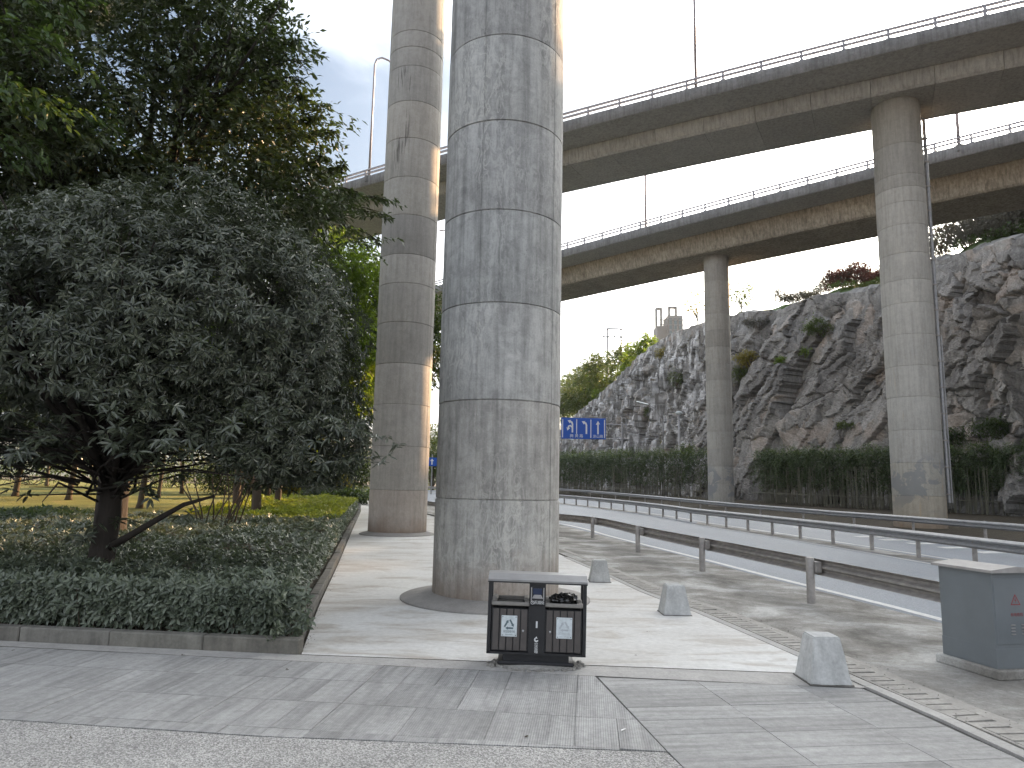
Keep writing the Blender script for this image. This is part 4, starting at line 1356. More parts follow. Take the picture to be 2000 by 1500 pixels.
def tree(name, label, base, r_, h, blobs, ntips, style, L, wr_, mat, bark, seed, k=8, tmpl=TA, lo=.6, hi=1.0, nlimb=12, lean=(0, 0), group=None, zmin=None, cat='tree', sub=2, droop=.3, twig=.6, split=.6, limbmin=None, reject=None, spread=1.1):
    R = np.random.default_rng(seed); Rp = random.Random(seed)
    root = tag(empty(name, base), label, cat, group)
    off = np.array(base)
    tips, ax = shell_points(blobs, ntips, lo, hi, zmin, R, reject)
    mb = MB()
    pool = np.arange(ntips) if limbmin is None else np.where(tips[:, 2] > limbmin)[0]
    sel = R.choice(pool, nlimb, replace=False)
    limbs(mb, base, r_, h, [tips[i] * .9 + np.array(blobs[0][:3]) * .1 for i in sel], Rp, lean=lean, split=split, sub=sub)
    mb.v = [(p[0] - base[0], p[1] - base[1], p[2] - base[2]) for p in mb.v]
    mb.build('trunk', bark, root, smooth=True)
    if style == 'rosette':
        ax2 = ax + np.array([0, 0, .45]) + R.normal(size=ax.shape) * .35
        V, F = rosettes(tips, ax2, k, L, wr_, tmpl, droop=droop, R=R, spread=spread)
    else:
        d = ax * .9 + R.normal(size=ax.shape) * .45
        d[:, 2] += .1
        tl = twig * R.uniform(.6, 1.2, ntips)[:, None]
        V, F = sprays(tips - nrm(d) * tl * .6, tips + nrm(d) * tl * .4, k, L, wr_, tmpl, droop=droop, R=R)
    mesh_np('crown', V - off, F, mat, root)
    return root, tips, off


# ------------------------------------------------------------------ foreground hedge bed
def in_bed(x, y):
    """distance-like mask: inside the bed polygon (kerb side on the right)"""
    xs = np.interp(y, [p[1] for p in KERB_SIDE], [p[0] for p in KERB_SIDE])
    yf_ = np.interp(x, [-13, -5.24, -2.06], [8.62, 7.64, 7.30])
    return (x < xs - .22) & (y > yf_ + .05)


def hnoise(x, y):
    return .045 * np.sin(x * 2.1 + 1.3 * np.sin(y * 1.7)) + .04 * np.sin(y * 2.9 + x * .9) + .025 * np.sin(x * 7.3 + y * 5.1)


def bed_top(n, x0, x1, y0, y1, h, extra=None, R=rng):
    x = R.uniform(x0, x1, n); y = R.uniform(y0, y1, n)
    m = in_bed(x, y)
    if extra is not None: m &= extra(x, y)
    x, y = x[m], y[m]
    # rounded shoulders next to the kerbs
    xs = np.interp(y, [p[1] for p in KERB_SIDE], [p[0] for p in KERB_SIDE])
    yf_ = np.interp(x, [-13, -5.24, -2.06], [8.62, 7.64, 7.30])
    e = np.minimum(xs - .12 - x, y - yf_)
    hh = h + hnoise(x, y) - .16 * np.clip(1 - e / .35, 0, 1) ** 2
    z = hh - np.abs(R.normal(0, .055, len(x))) + np.array([zg(q) for q in y])
    P = np.stack([x, y, z], 1)
    A = np.stack([np.clip(1 - e / .4, 0, 1) * .6, -np.clip(1 - (y - yf_) / .4, 0, 1) * .6, np.ones(len(x))], 1) + R.normal(size=(len(x), 3)) * .35
    return P, A


R_h = np.random.default_rng(21)
back = lambda x, y: (y < np.interp(x, [-30, -13, -10, -6], [19.5, 20.5, 22.5, 40.0]))
Vs = []; Fs = []; off_ = 0
def push(V, F):
    global off_
    Vs.append(V); Fs.append(F + off_); off_ += len(V)
def flush(name, mat, parent=None):
    global Vs, Fs, off_
    o = mesh_np(name, np.concatenate(Vs), np.concatenate(Fs), mat, parent)
    Vs, Fs, off_ = [], [], 0
    return o
P_, A_ = bed_top(9000, -9.5, -1.8, 7.3, 11.5, .58, R=R_h); push(*rosettes(P_, A_, 7, .074, .46, TB, spread=1.15, droop=.15, R=R_h))
P_, A_ = bed_top(9500, -14, -2.5, 11.3, 22, .57, back, R=R_h); push(*rosettes(P_, A_, 6, .095, .50, TA, spread=1.15, droop=.12, R=R_h))
# front and side faces
def face_pts(poly, n, inset, R):
    P = [Vector((x, y, 0)) for x, y in poly]
    ls = [(b - a).length for a, b in zip(P[:-1], P[1:])]; tot = sum(ls)
    pts = []; nn = []
    for _ in range(n):
        d = R.uniform(0, tot); i = 0
        while d > ls[i]: d -= ls[i]; i += 1
        t = (P[i + 1] - P[i]).normalized(); nr = Vector((t.y, -t.x, 0))
        z = .62 - abs(R.beta(1.2, 1.5)) * .50
        dep = abs(R.normal(0, .05)) + .02 * (z < .25) + .10 * max(0, .3 - z)
        q = P[i] + t * d - nr * (inset + dep)
        pts.append((q.x, q.y, z + zg(q.y))); nn.append((nr.x, nr.y, .5))
    return np.array(pts), np.array(nn)
P_, A_ = face_pts([(-10, 8.17), (-5.24, 7.56), (-2.06, 7.21)], 2300, .17, R_h); push(*rosettes(P_, A_ + R_h.normal(size=A_.shape) * .4, 6, .078, .46, TB, spread=1.1, droop=.3, R=R_h))
P_, A_ = face_pts(KERB_SIDE[:5], 3200, .16, R_h); push(*rosettes(P_, A_ + R_h.normal(size=A_.shape) * .4, 6, .08, .46, TA, spread=1.1, droop=.3, R=R_h))
hg = tag(empty('hedge', (-6, 10, 0)), 'knee high clipped hedge of grey green rosettes filling the kerbed bed', 'hedge')
hg.location = (0, 0, 0)
hf = flush('hedge_foliage', M['hedge'], hg); hf['kind'] = 'stuff'
mb = MB(); rn = random.Random(8)
for k in range(420):
    x = rn.uniform(-9.5, -2.2); d = rn.uniform(.2, 1.0)
    yk = np.interp(x, [-13, -5.24, -2.06], [8.55, 7.56, 7.21]) + d
    mb.tube([(x, yk, .02), (x + rn.uniform(-.05, .05), yk + rn.uniform(-.05, .05), .28), (x + rn.uniform(-.12, .12), yk + rn.uniform(-.1, .1), .52)], [.006, .005, .003], 4)
for k in range(300):
    y = rn.uniform(7.6, 22); x = np.interp(y, [p[1] for p in KERB_SIDE], [p[0] for p in KERB_SIDE]) - rn.uniform(.25, .6)
    mb.tube([(x, y, .02), (x + rn.uniform(-.05, .05), y, .28), (x + rn.uniform(-.1, .1), y, .5)], [.006, .005, .003], 4)
mb.build('hedge_stems', M['bark_warm'], hg)['kind'] = 'stuff'
# golden strip farther on
gm = lambda x, y: (y > np.interp(x, [-14, -6], [24.0, 20.0]))
x = R_h.uniform(-16, -5, 9000); y = R_h.uniform(20, 46, 9000)
xs = np.interp(y, [p[1] for p in KERB_SIDE], [p[0] for p in KERB_SIDE])
m = (x < xs - .25) & (x > xs - 5.5 - (y - 22) * .05) & (y > 21 + (xs - x) * .6)
x, y = x[m], y[m]
z = .55 + hnoise(x, y) * 1.4 + np.array([zg(q) for q in y]) - np.abs(R_h.normal(0, .07, len(x)))
push(*rosettes(np.stack([x, y, z], 1), np.stack([x * 0, x * 0, x * 0 + 1], 1) + R_h.normal(size=(len(x), 3)) * .4, 6, .15, .5, TA, spread=1.1, droop=.1, R=R_h))
tag(flush('golden_hedge', M['gold']), 'low yellow green shrubs at the far end of the bed beside the path', 'hedge')
bpy.data.objects['golden_hedge']['kind'] = 'stuff'
x = R_h.uniform(-30, -12.0, 5200); y = R_h.uniform(19.5, 22.3, 5200)
z = .62 + hnoise(x, y) - np.abs(R_h.normal(0, .12, len(x)))
push(*rosettes(np.stack([x, y, z], 1), np.stack([x * 0, x * 0 - .5, x * 0 + 1], 1) + R_h.normal(size=(len(x), 3)) * .5, 6, .13, .5, TA, spread=1.1, droop=.1, R=R_h))
tag(flush('dark_hedge', M['deepgreen']), 'dark low hedge along the back of the bed in front of the lawn', 'hedge')
bpy.data.objects['dark_hedge']['kind'] = 'stuff'

# ------------------------------------------------------------------ osmanthus in the bed
OB = (-5.24, 9.35, 0.05)
bl = [(-4.9, 9.5, 3.75, 2.75, 2.2, 1.95), (-6.9, 9.6, 3.2, 2.0, 1.9, 1.8), (-3.6, 9.6, 2.9, 1.45, 1.5, 1.45), (-5.4, 8.4, 3.2, 1.7, 1.3, 1.3), (-2.85, 9.9, 2.35, .85, 1.0, .85), (-3.9, 8.7, 3.6, 1.2, 1.2, 1.2), (-8.6, 9.3, 2.6, 1.5, 1.4, 1.4)]
def osm_reject(p):
    dx = p[:, 0] + 5.24
    floor = 1.85 + .5 * np.exp(-(dx / 1.3) ** 2) - .10 * np.abs(dx)
    low = p[:, 2] < floor
    cave = ((dx / 1.6) ** 2 + ((p[:, 2] - 1.9) / .75) ** 2 < 1) & (p[:, 1] < 9.6)
    q = p * 1.55
    gap = (np.sin(q[:, 0] * 1.9 + 1.3 * np.sin(q[:, 2] * 1.4)) * np.sin(q[:, 1] * 2.1 + q[:, 2]) * np.sin(q[:, 2] * 2.3 + .7 * q[:, 0]) > .30)
    return low | cave | gap
osr, otips, ooff = tree('osmanthus_tree', 'dark round osmanthus tree with a forked trunk standing in the hedge bed', OB, .165, 1.6, bl, 13000, 'rosette', .098, .29, M['osmanthus'], M['bark_dark'], 31, k=8, tmpl=TB, lo=.78, hi=1.03, nlimb=26, sub=5, droop=.5, split=.85, limbmin=3.0, reject=osm_reject, spread=1.25, cat='tree')
# a second, inner layer keeps the crown closed, and drooping sprays at the skirts
R_o = np.random.default_rng(5)
t2_, a2_ = shell_points(bl, 2600, .5, .8, None, R_o, osm_reject)
V, F = rosettes(t2_, a2_, 8, .13, .32, TA, droop=.5, R=R_o)
mesh_np('inner_crown', V - ooff, F, M['osmanthus'], osr)
# the low limb reaching right and the twigs of the skirt
mb = MB()
b0 = Vector((0, 0, 0))
mb.tube([(.05, -.05, .72), (.35, -.15, .88), (.75, -.2, 1.12), (1.05, -.2, 1.3), (1.4, -.1, 1.42)], [.055, .045, .038, .03, .015], 7)
rn = random.Random(14)
for k in range(70):
    a = rn.uniform(-PI, PI); L_r = rn.uniform(.7, 2.4)
    s0 = Vector((rn.uniform(-.3, .3), rn.uniform(-.3, .3), rn.uniform(1.3, 1.9)))
    e = s0 + Vector((math.cos(a) * L_r, math.sin(a) * L_r * .8, rn.uniform(-.1, .9)))
    m_ = s0.lerp(e, .5) + Vector((rn.uniform(-.2, .2), rn.uniform(-.2, .2), rn.uniform(.0, .25)))
    mb.tube([s0, m_, e], [.018, .012, .005], 5)
mb.build('lower_branches', M['bark_dark'], osr, smooth=True)
sk = []
for k in range(430):
    a = rn.uniform(0, 2 * PI); rad = rn.uniform(1.5, 3.4)
    sk.append((-5.24 + math.cos(a) * rad * 1.12, 9.4 + math.sin(a) * rad * .68, 1.35 + rn.uniform(.5, 1.1) + .06 * abs(rad - 2)))
for (cx, cy, cz, n_) in ((-4.35, 8.7, 2.25, 60), (-4.3, 8.9, 1.62, 14), (-3.35, 9.3, 2.05, 60), (-6.9, 8.6, 1.7, 70), (-7.4, 8.9, 1.3, 40), (-3.15, 9.6, 1.85, 50), (-5.25, 9.1, .9, 12)):
    for k in range(n_):
        sk.append((cx + rn.gauss(0, .32), cy + rn.gauss(0, .25), cz + rn.gauss(0, .16)))
sk = np.array(sk)
V, F = rosettes(sk, np.tile(np.array([[0, -.4, 1.0]]), (len(sk), 1)) + R_o.normal(size=(len(sk), 3)) * .3, 8, .13, .30, TB, droop=.5, spread=1.3, R=R_o)
mesh_np('skirt_leaves', V - ooff, F, M['osmanthus'], osr)

# bare multi-stemmed shrub right of it
rt = tag(empty('bare_shrub', (-7.55, 18.6, .05)), 'leafless shrub of many thin crossing stems rising out of the hedge', 'shrub')
mb = MB(); rn = random.Random(77)
for k in range(15):
    a = rn.uniform(0, 2 * PI); l_ = rn.uniform(.35, 1.35)
    x0, y0 = rn.uniform(-.45, .45), rn.uniform(-.3, .3)
    p = [(x0, y0, 0), (x0 + math.cos(a) * l_ * .35, y0 + math.sin(a) * l_ * .3, .8), (x0 + math.cos(a) * l_ * .8 + rn.uniform(-.1, .1), y0 + math.sin(a) * l_ * .7, 1.6), (x0 + math.cos(a) * l_ * 1.4 + rn.uniform(-.2, .2), y0 + math.sin(a) * l_, 2.5 + rn.uniform(-.2, .5))]
    mb.tube(p, [.026, .019, .014, .006], 6)
    for j in range(3):
        q = Vector(p[2]).lerp(Vector(p[3]), rn.random()); e = q + Vector((rn.uniform(-.4, .4), rn.uniform(-.3, .3), rn.uniform(.3, .7)))
        mb.tube([q, q.lerp(e, .5), e], [.009, .007, .003], 4)
mb.build('stem', M['bark_warm'], rt, smooth=True)

# ------------------------------------------------------------------ the large tree filling the upper left
BT = (-8.36, 15.0, .05)
blb = [(-9.6, 15.2, 10.4, 4.6, 4.0, 4.2), (-6.9, 14.8, 8.8, 2.7, 2.6, 2.5), (-6.9, 14.6, 11.6, 1.9, 2.2, 2.0), (-13.0, 15.5, 8.5, 4.0, 3.5, 4.0), (-8.8, 14.2, 6.6, 3.2, 2.4, 2.2), (-11.5, 12.5, 11.5, 3.4, 2.4, 3.2), (-10, 12.2, 8.0, 3.0, 2.0, 2.2), (-5.2, 15.0, 7.6, 1.5, 1.6, .9), (-5.7, 14.8, 8.6, 1.7, 1.8, 1.7)]
big, btips, boff = tree('broadleaf_tree', 'tall dark broadleaf tree filling the upper left, its sprays against the sky', BT, .30, 5.6, blb, 7400, 'spray', .165, .42, M['ficus'], M['bark_dark'], 41, k=15, tmpl=TA, lo=.40, hi=1.04, nlimb=30, sub=3, droop=.35, twig=1.0, split=.55, zmin=4.9)
R_b = np.random.default_rng(9)
edge = []   # long sprays that stand out against the sky, root and tip
for (x0, y0, x1, y1, d0, d1_) in ((480, 60, 552, 2, 14, 13.6), (470, 130, 598, 118, 14, 13.2), (500, 160, 594, 150, 14, 13.4), (520, 250, 640, 208, 14.5, 14), (545, 275, 660, 256, 14.5, 14), (560, 330, 632, 300, 15, 14.6), (590, 350, 676, 318, 15, 15),
                               (620, 400, 765, 418, 16, 16.5), (600, 380, 752, 388, 16, 16), (560, 350, 700, 372, 15.5, 15.5), (430, 60, 425, -10, 14, 13.8), (400, 40, 340, 0, 14, 14), (450, 90, 530, 55, 14, 13.4), (510, 200, 600, 190, 14.2, 13.6), (530, 90, 585, 78, 14.2, 13.6), (560, 230, 610, 232, 14.2, 14), (500, 110, 560, 90, 13.6, 13.2), (640, 430, 742, 470, 17, 17.4), (590, 300, 640, 345, 15, 14.8)):
    a = D(x0, y0, d0); b = D(x1, y1, d1_)
    for k in range(5):
        t0 = k / 5
        p = a.lerp(b, t0); q = a.lerp(b, min(1.0, t0 + .42))
        j = Vector(R_b.normal(size=3) * .16 * (1 - t0))
        edge.append((p + j, q + j * .6))
        c = p.lerp(q, .4); s_ = Vector(R_b.normal(size=3)) * .5; s_.z = abs(s_.z) * .3 - .1
        edge.append((p + j, c + s_ + j))
e0 = np.array([tuple(a) for a, b in edge]); e1 = np.array([tuple(b) for a, b in edge])
V, F = sprays(e0, e1, 22, .165, .40, TA, droop=.5, R=R_b, jitter=.03)
mesh_np('outer_sprays', V - boff, F, M['ficus'], big)
nb0, nb1 = [], []
for (x0, y0, x1, y1, d0, n_) in ((-60, 40, 110, 90, 10.5, 16), (-60, 120, 80, 215, 10.2, 14), (-40, -20, 150, 20, 11, 14), (20, 180, 175, 250, 11.5, 12), (-40, 260, 60, 300, 11, 8), (170, 190, 240, 262, 12, 7)):
    a = D(x0, y0, d0); b = D(x1, y1, d0)
    for k in range(n_):
        t0 = R_b.random(); p = a.lerp(b, t0) + Vector(R_b.normal(size=3) * .16); q = p + Vector((R_b.uniform(.1, .5), R_b.uniform(-.3, .3), R_b.uniform(-.3, .1)))
        nb0.append(tuple(p)); nb1.append(tuple(q))
V, F = sprays(np.array(nb0), np.array(nb1), 12, .16, .46, TB, droop=.3, R=R_b, jitter=.03)
mesh_np('near_sprays', V - boff, F, M['young'], big)
mb = MB()
for a, b in edge[::2]:
    mb.tube([a - Vector(BT), a.lerp(b, .5) - Vector(BT), b - Vector(BT) - Vector((0, 0, .05))], [.018, .012, .005], 5)
mb.build('outer_twigs', M['bark_dark'], big)['kind'] = 'stuff'

# brighter tree between the crown and the tan pillar
tree('bright_tree', 'sunlit yellow green tree between the dark crowns and the tan pillar', (-9.6, 27.0, .05), .17, 5.2,
     [(-7.2, 26.6, 9.8, 2.5, 2.2, 1.5), (-8.2, 27.2, 7.4, 3.2, 2.4, 2.0), (-6.5, 27.6, 5.6, 2.1, 2.0, 1.5), (-10.5, 27.0, 8.6, 2.6, 2.2, 2.2)], 2500, 'spray', .25, .34, M['bright'], M['bark_warm'], 51, k=15, lo=.45, hi=1.03, nlimb=16, twig=1.1, droop=.55, zmin=2.9)
tree('dark_green_tree', 'deep green tree showing on both sides of the tan pillar', (-5.6, 33.0, .05), .18, 5.0,
     [(-6.2, 32.6, 9.2, 3.0, 2.6, 2.6), (-8.6, 32.8, 6.8, 3.2, 2.6, 2.6), (-5.2, 33.2, 8.3, 2.7, 2.4, 2.0), (-9.6, 33.0, 10.2, 3.0, 2.4, 2.4)], 2400, 'spray', .26, .36, M['deepgreen'], M['bark_warm'], 52, k=15, lo=.45, hi=1.03, nlimb=16, twig=1.1, droop=.5, zmin=3.6)

# ------------------------------------------------------------------ park trees behind
PT = [  # trunk px, base distance, trunk r, crown h, crown r, mat, label
    (465, 30, .17, 7.5, 3.6, 'bright', 'leaning park tree with a sunlit trunk just right of the bare shrub'),
    (543, 37, .17, 8.5, 4.0, 'deepgreen', 'park tree with a straight sunlit trunk in the golden shrubs'),
    (523, 44, .15, 8.5, 4.0, 'deepgreen', 'park tree whose trunk stands close behind another in the golden shrubs'),
    (275, 38, .15, 7.5, 4.2, 'ficus', 'short sunlit trunk on the lawn right of the osmanthus'),
    (135, 46, .17, 8.0, 4.8, 'ficus', 'lawn tree with a stout trunk seen left of the osmanthus'),
    (310, 52, .13, 8.5, 4.5, 'deepgreen', 'slim dark trunk standing mid lawn behind the osmanthus'),
    (30, 50, .18, 8.5, 5.2, 'ficus', 'dark tree at the far left edge of the lawn'),
    (355, 62, .15, 9.0, 4.6, 'deepgreen', 'thin far trunk between the osmanthus and the bare shrub'),
    (205, 70, .16, 9.5, 5.5, 'deepgreen', 'far lawn tree hidden mostly by the osmanthus trunk'),
    (90, 78, .16, 9.5, 5.5, 'midgreen', 'far left tree closing the back of the lawn'),
    (410, 80, .16, 10.0, 5.5, 'midgreen', 'far tree at the back of the lawn behind the bare shrub'),
    (610, 76, .16, 9.0, 4.6, 'midgreen', 'pale far tree over the end of the path, left part'),
    (-160, 40, .18, 9.0, 5.6, 'ficus', 'dark lawn tree just outside the left edge'),
]
for i, (px, d_, r_, hc, rc_, mt, lab) in enumerate(PT):
    x = (px - 1000) / FPX * d_ * 1.0
    x = D(px, 960, d_).x
    z0 = zg(d_) - .03
    rn = random.Random(100 + i)
    bls = [(x, d_, hc * .78 + z0, rc_, rc_ * .9, hc * .34)] + [(x + rn.uniform(-.6, .6) * rc_, d_ + rn.uniform(-.5, .5) * rc_, z0 + hc * rn.uniform(.5, 1.0), rc_ * .6, rc_ * .6, hc * .22) for _ in range(3)]
    tree('park_tree', lab, (x, d_, z0), r_, hc * .5, bls, int(650), 'spray', .34, .42, M[mt], M['bark_warm'], 200 + i, k=12, lo=.4, hi=1.03, nlimb=9, sub=1, twig=1.3, droop=.4, group='trees on the lawn', lean=(rn.uniform(-.5, .5), 0), zmin=z0 + 2.0)

def shrub(name, label, c, r3, n, L, mat, seed, group=None, k=8, bark='bark_warm', ns=6, cat='shrub', style='spray', twig=.5, lo=.35):
    base = (c[0], c[1], c[2])
    R = np.random.default_rng(seed); Rp = random.Random(seed)
    root = tag(empty(name, base), label, cat, group)
    bls = [(0, 0, r3[2] * .95, r3[0], r3[1], r3[2])] + [(Rp.uniform(-.6, .6) * r3[0], Rp.uniform(-.5, .5) * r3[1], r3[2] * Rp.uniform(.7, 1.4), r3[0] * .5, r3[1] * .5, r3[2] * .5) for _ in range(3)]
    tips, ax = shell_points(bls, n, lo, 1.03, .02, R)
    d = nrm(ax + R.normal(size=ax.shape) * .5)
    V, F = sprays(tips - d * twig * .6, tips + d * twig * .4, k, L, .42, TQ, droop=.3, R=R)
    mesh_np('foliage', V, F, mat, root)
    mb = MB()
    for _ in range(ns):
        t = tips[Rp.randrange(n)]
        mb.tube([(Rp.uniform(-.1, .1), 0, -.1), (t[0] * .4, t[1] * .4, t[2] * .5), tuple(t)], [r3[2] * .03, r3[2] * .02, r3[2] * .008], 5)
    mb.build('stem', M[bark], root)
    return root


for i, (px, d_, rx, rz, mt, lab) in enumerate((
        (585, 58, 2.6, 1.4, 'yellow', 'yellow leaved shrub beyond the end of the bed, left of the tan pillar'),
        (640, 52, 2.0, 1.1, 'yellow', 'low orange tinged shrub close to the tan pillar foot'),
        (690, 62, 2.6, 2.2, 'midgreen', 'light green bush right against the left edge of the tan pillar'),
        (545, 66, 3.0, 2.4, 'midgreen', 'mid green bush behind the two trunks in the golden shrubs'),
        (500, 56, 2.2, 1.6, 'deepgreen', 'dark bush behind the leaning sunlit trunk'),
        (660, 48, 3.0, .55, 'deepgreen', 'low dark clipped hedge piece across the end of the path'),
        (440, 62, 3.0, 1.6, 'deepgreen', 'dark bush at the back of the lawn by the bare shrub'),
        (240, 78, 6.0, 1.8, 'deepgreen', 'long dark thicket closing the lawn behind the osmanthus'),
        (60, 82, 8.0, 2.0, 'deepgreen', 'long dark thicket closing the lawn at the far left'),
        (350, 84, 6.0, 2.0, 'midgreen', 'greener thicket closing the lawn right of the osmanthus'))):
    p = D(px, 960, d_)
    shrub('park_shrub', lab, (p.x, d_, zg(d_)), (rx, rx * .6, rz), 520, .26, M[mt], 300 + i, 'shrubs at the back of the park', k=10, twig=.9)
# pale leafless tree near the far end of the path
for px, d_, lab in ((668, 70, 'pale leafless tree by the far end of the path'), (705, 74, 'pale twiggy tree touching the tan pillar outline')):
    p = D(px, 960, d_)
    rt = tag(empty('bare_tree', (p.x, d_, zg(d_))), lab, 'tree', 'leafless trees at the end of the path')
    mb = MB(); rn = random.Random(px)
    limbs(mb, (0, 0, 0), .12, 2.2, [(rn.uniform(-2.4, 2.4), rn.uniform(-1.5, 1.5), rn.uniform(3.8, 7.5)) for _ in range(26)], rn, sub=5, thin=.02, wob=.35)
    mb.build('trunk', M['bark_pale'], rt)
p = D(652, 968, 58)
bn = tag(empty('park_bench', (p.x, 58, zg(58))), 'pale slab bench far down beside the lawn', 'bench')
MB().box((0, 0, .42), (2.6, .5, .10)).build('seat', M['bollard'], bn)
for s_ in (-1, 1): MB().box((s_ * .95, 0, .18), (.25, .42, .38)).build('leg', M['bollard'], bn)

# ------------------------------------------------------------------ cliff
TOPPX = [(1060, 850, 200), (1100, 838, 172), (1130, 802, 158), (1150, 788, 148), (1200, 742, 126), (1240, 703, 113), (1300, 655, 100), (1370, 628, 91), (1450, 612, 85), (1530, 603, 79), (1600, 574, 75), (1680, 568, 71), (1730, 552, 68), (1790, 522, 64.5), (1830, 505, 62), (1900, 485, 58), (2000, 462, 53.5), (2200, 430, 46), (2600, 400, 34), (3200, 380, 22)]
tops = [D(*t) for t in TOPPX]
cs = [0.0]
for a, b in zip(tops[:-1], tops[1:]): cs.append(cs[-1] + math.hypot(b.x - a.x, b.y - a.y))
cs = np.array(cs); TX = np.array([p.x for p in tops]); TY = np.array([p.y for p in tops]); TZ = np.array([p.z for p in tops])
NS, NV = 1150, 190
# finer steps where the face is near
wsum = np.cumsum(1.0 / np.interp(np.linspace(0, cs[-1], 4000), cs, TY)); wsum = (wsum - wsum[0]) / (wsum[-1] - wsum[0])
S = np.interp(np.linspace(0, 1, NS), wsum, np.linspace(0, cs[-1], 4000))
tx = np.interp(S, cs, TX); ty = np.interp(S, cs, TY); tz = np.interp(S, cs, TZ)
k_ = np.ones(25) / 25
txs = np.convolve(np.pad(tx, 12, 'edge'), k_, 'valid'); tys = np.convolve(np.pad(ty, 12, 'edge'), k_, 'valid')
tx[30:-30] = txs[30:-30]; ty[30:-30] = tys[30:-30]
gx_, gy_ = np.gradient(tx), np.gradient(ty)
ln_ = np.hypot(gx_, gy_); nx_, ny_ = gy_ / ln_, -gx_ / ln_          # outward, towards the road
sgn = np.where(nx_ * (-tx) + ny_ * (-ty) > 0, 1, -1); nx_ *= sgn; ny_ *= sgn
kk = np.ones(61) / 61
nx_ = np.convolve(np.pad(nx_, 30, 'edge'), kk, 'valid'); ny_ = np.convolve(np.pad(ny_, 30, 'edge'), kk, 'valid')
vv = np.linspace(0, 1, NV)
SS, VV = np.meshgrid(S, vv, indexing='ij')
ZZ = VV * tz[:, None]
left = 1 / (1 + np.exp((SS - np.interp(94, TY[::-1], cs[::-1])) / 3.0))      # 1 on the far columnar part
rightm = 1 / (1 + np.exp(-(SS - np.interp(64, TY[::-1], cs[::-1])) / 2.0))      # the blocky part behind the right pillar


TONES = []
def facets(u, v, cell, amp, grad, crack, cw, seed, mixd=None):
    R = np.random.default_rng(seed)
    u0_, u1_, v0_, v1_ = u.min(), u.max(), v.min(), v.max()
    n = int((u1_ - u0_) * (v1_ - v0_) / (cell * cell)) + 8
    su = R.uniform(u0_, u1_, n); sv = R.uniform(v0_, v1_, n)
    kd = kdtree.KDTree(n)
    for i in range(n): kd.insert((su[i], sv[i], 0), i)
    kd.balance()
    a = R.uniform(-1, 1, n); gu = R.uniform(-1, 1, n); gv_ = R.uniform(-1, 1, n)
    uf, vf = u.ravel(), v.ravel()
    out = np.empty(len(uf))
    ids = np.empty(len(uf), int); d1a = np.empty(len(uf)); d2a = np.empty(len(uf))
    fn = kd.find_n
    for i in range(len(uf)):
        r_ = fn((uf[i], vf[i], 0), 2)
        ids[i] = r_[0][1]; d1a[i] = r_[0][2]; d2a[i] = r_[1][2]
    out = a[ids] * amp + (gu[ids] * (uf - su[ids]) + gv_[ids] * (vf - sv[ids])) * grad
    out -= crack * np.exp(-((d2a - d1a) / cw) ** 2)
    TONES.append(R.uniform(0, 1, n)[ids].reshape(u.shape))
    return out.reshape(u.shape)


# warp the coordinates a little so that no edge is ruler straight
wu = .16 * np.sin(ZZ * 1.3 + SS * .5) + .10 * np.sin(ZZ * 3.1 + SS * 1.9) + .05 * np.sin(ZZ * 9 + SS * 5)
wv = .14 * np.sin(SS * .9 + ZZ * .4) + .10 * np.sin(SS * 2.7) + .05 * np.sin(SS * 8)
ang = math.radians(31)
ur = (SS + wu) * math.cos(ang) - (ZZ + wv) * math.sin(ang)
vr = (SS + wu) * math.sin(ang) + (ZZ + wv) * math.cos(ang)
f_big = facets(ur, vr * .38, 2.7, .85, .42, .35, .10, 1)
f_mid = facets(ur * 1.0, vr * .40, 1.0, .24, .34, .12, .05, 2)
f_col = facets((SS + wu * .3), (ZZ + wv * .3) * .36, 1.1, 1.15, .06, .30, .07, 3)
f_col2 = facets((SS + wu * .3), (ZZ + wv) * .45, .55, .42, .10, .12, .04, 4)
f_blk = facets((SS + wu), (ZZ + wv) * .80, 2.5, .65, .38, .30, .10, 5)
f_blk2 = facets((SS + wu), (ZZ + wv * 1.2), 1.1, .20, .35, .10, .06, 6)
midm = (1 - left) * (1 - rightm)
disp = midm * (f_big + f_mid) + left * (f_col + f_col2) * 1.2 + rightm * (f_blk + f_blk2)
tone = midm * (.5 * TONES[0] + .5 * TONES[1]) + left * (.5 * TONES[2] + .5 * TONES[3]) + rightm * (.6 * TONES[4] + .4 * TONES[5])
tone = np.clip((tone - .5) * 1.5 + .5, 0, 1)
disp += .02 * rng.normal(size=disp.shape)
disp += .6 * np.sin(SS * .21 + 1) + .25 * np.sin(SS * .53 + ZZ * .15)
lean_ = (5.2 - 1.2 * left) * (1 - VV) ** 1.15
prot = lean_ + disp * np.clip((1 - VV) * 6, .25, 1)
CX = tx[:, None] + nx_[:, None] * prot
CY = ty[:, None] + ny_[:, None] * prot
CZ = ZZ + zg(60) * .5 - .2 + .35 * f_blk2 * np.clip((VV - .8) * 5, 0, 1)
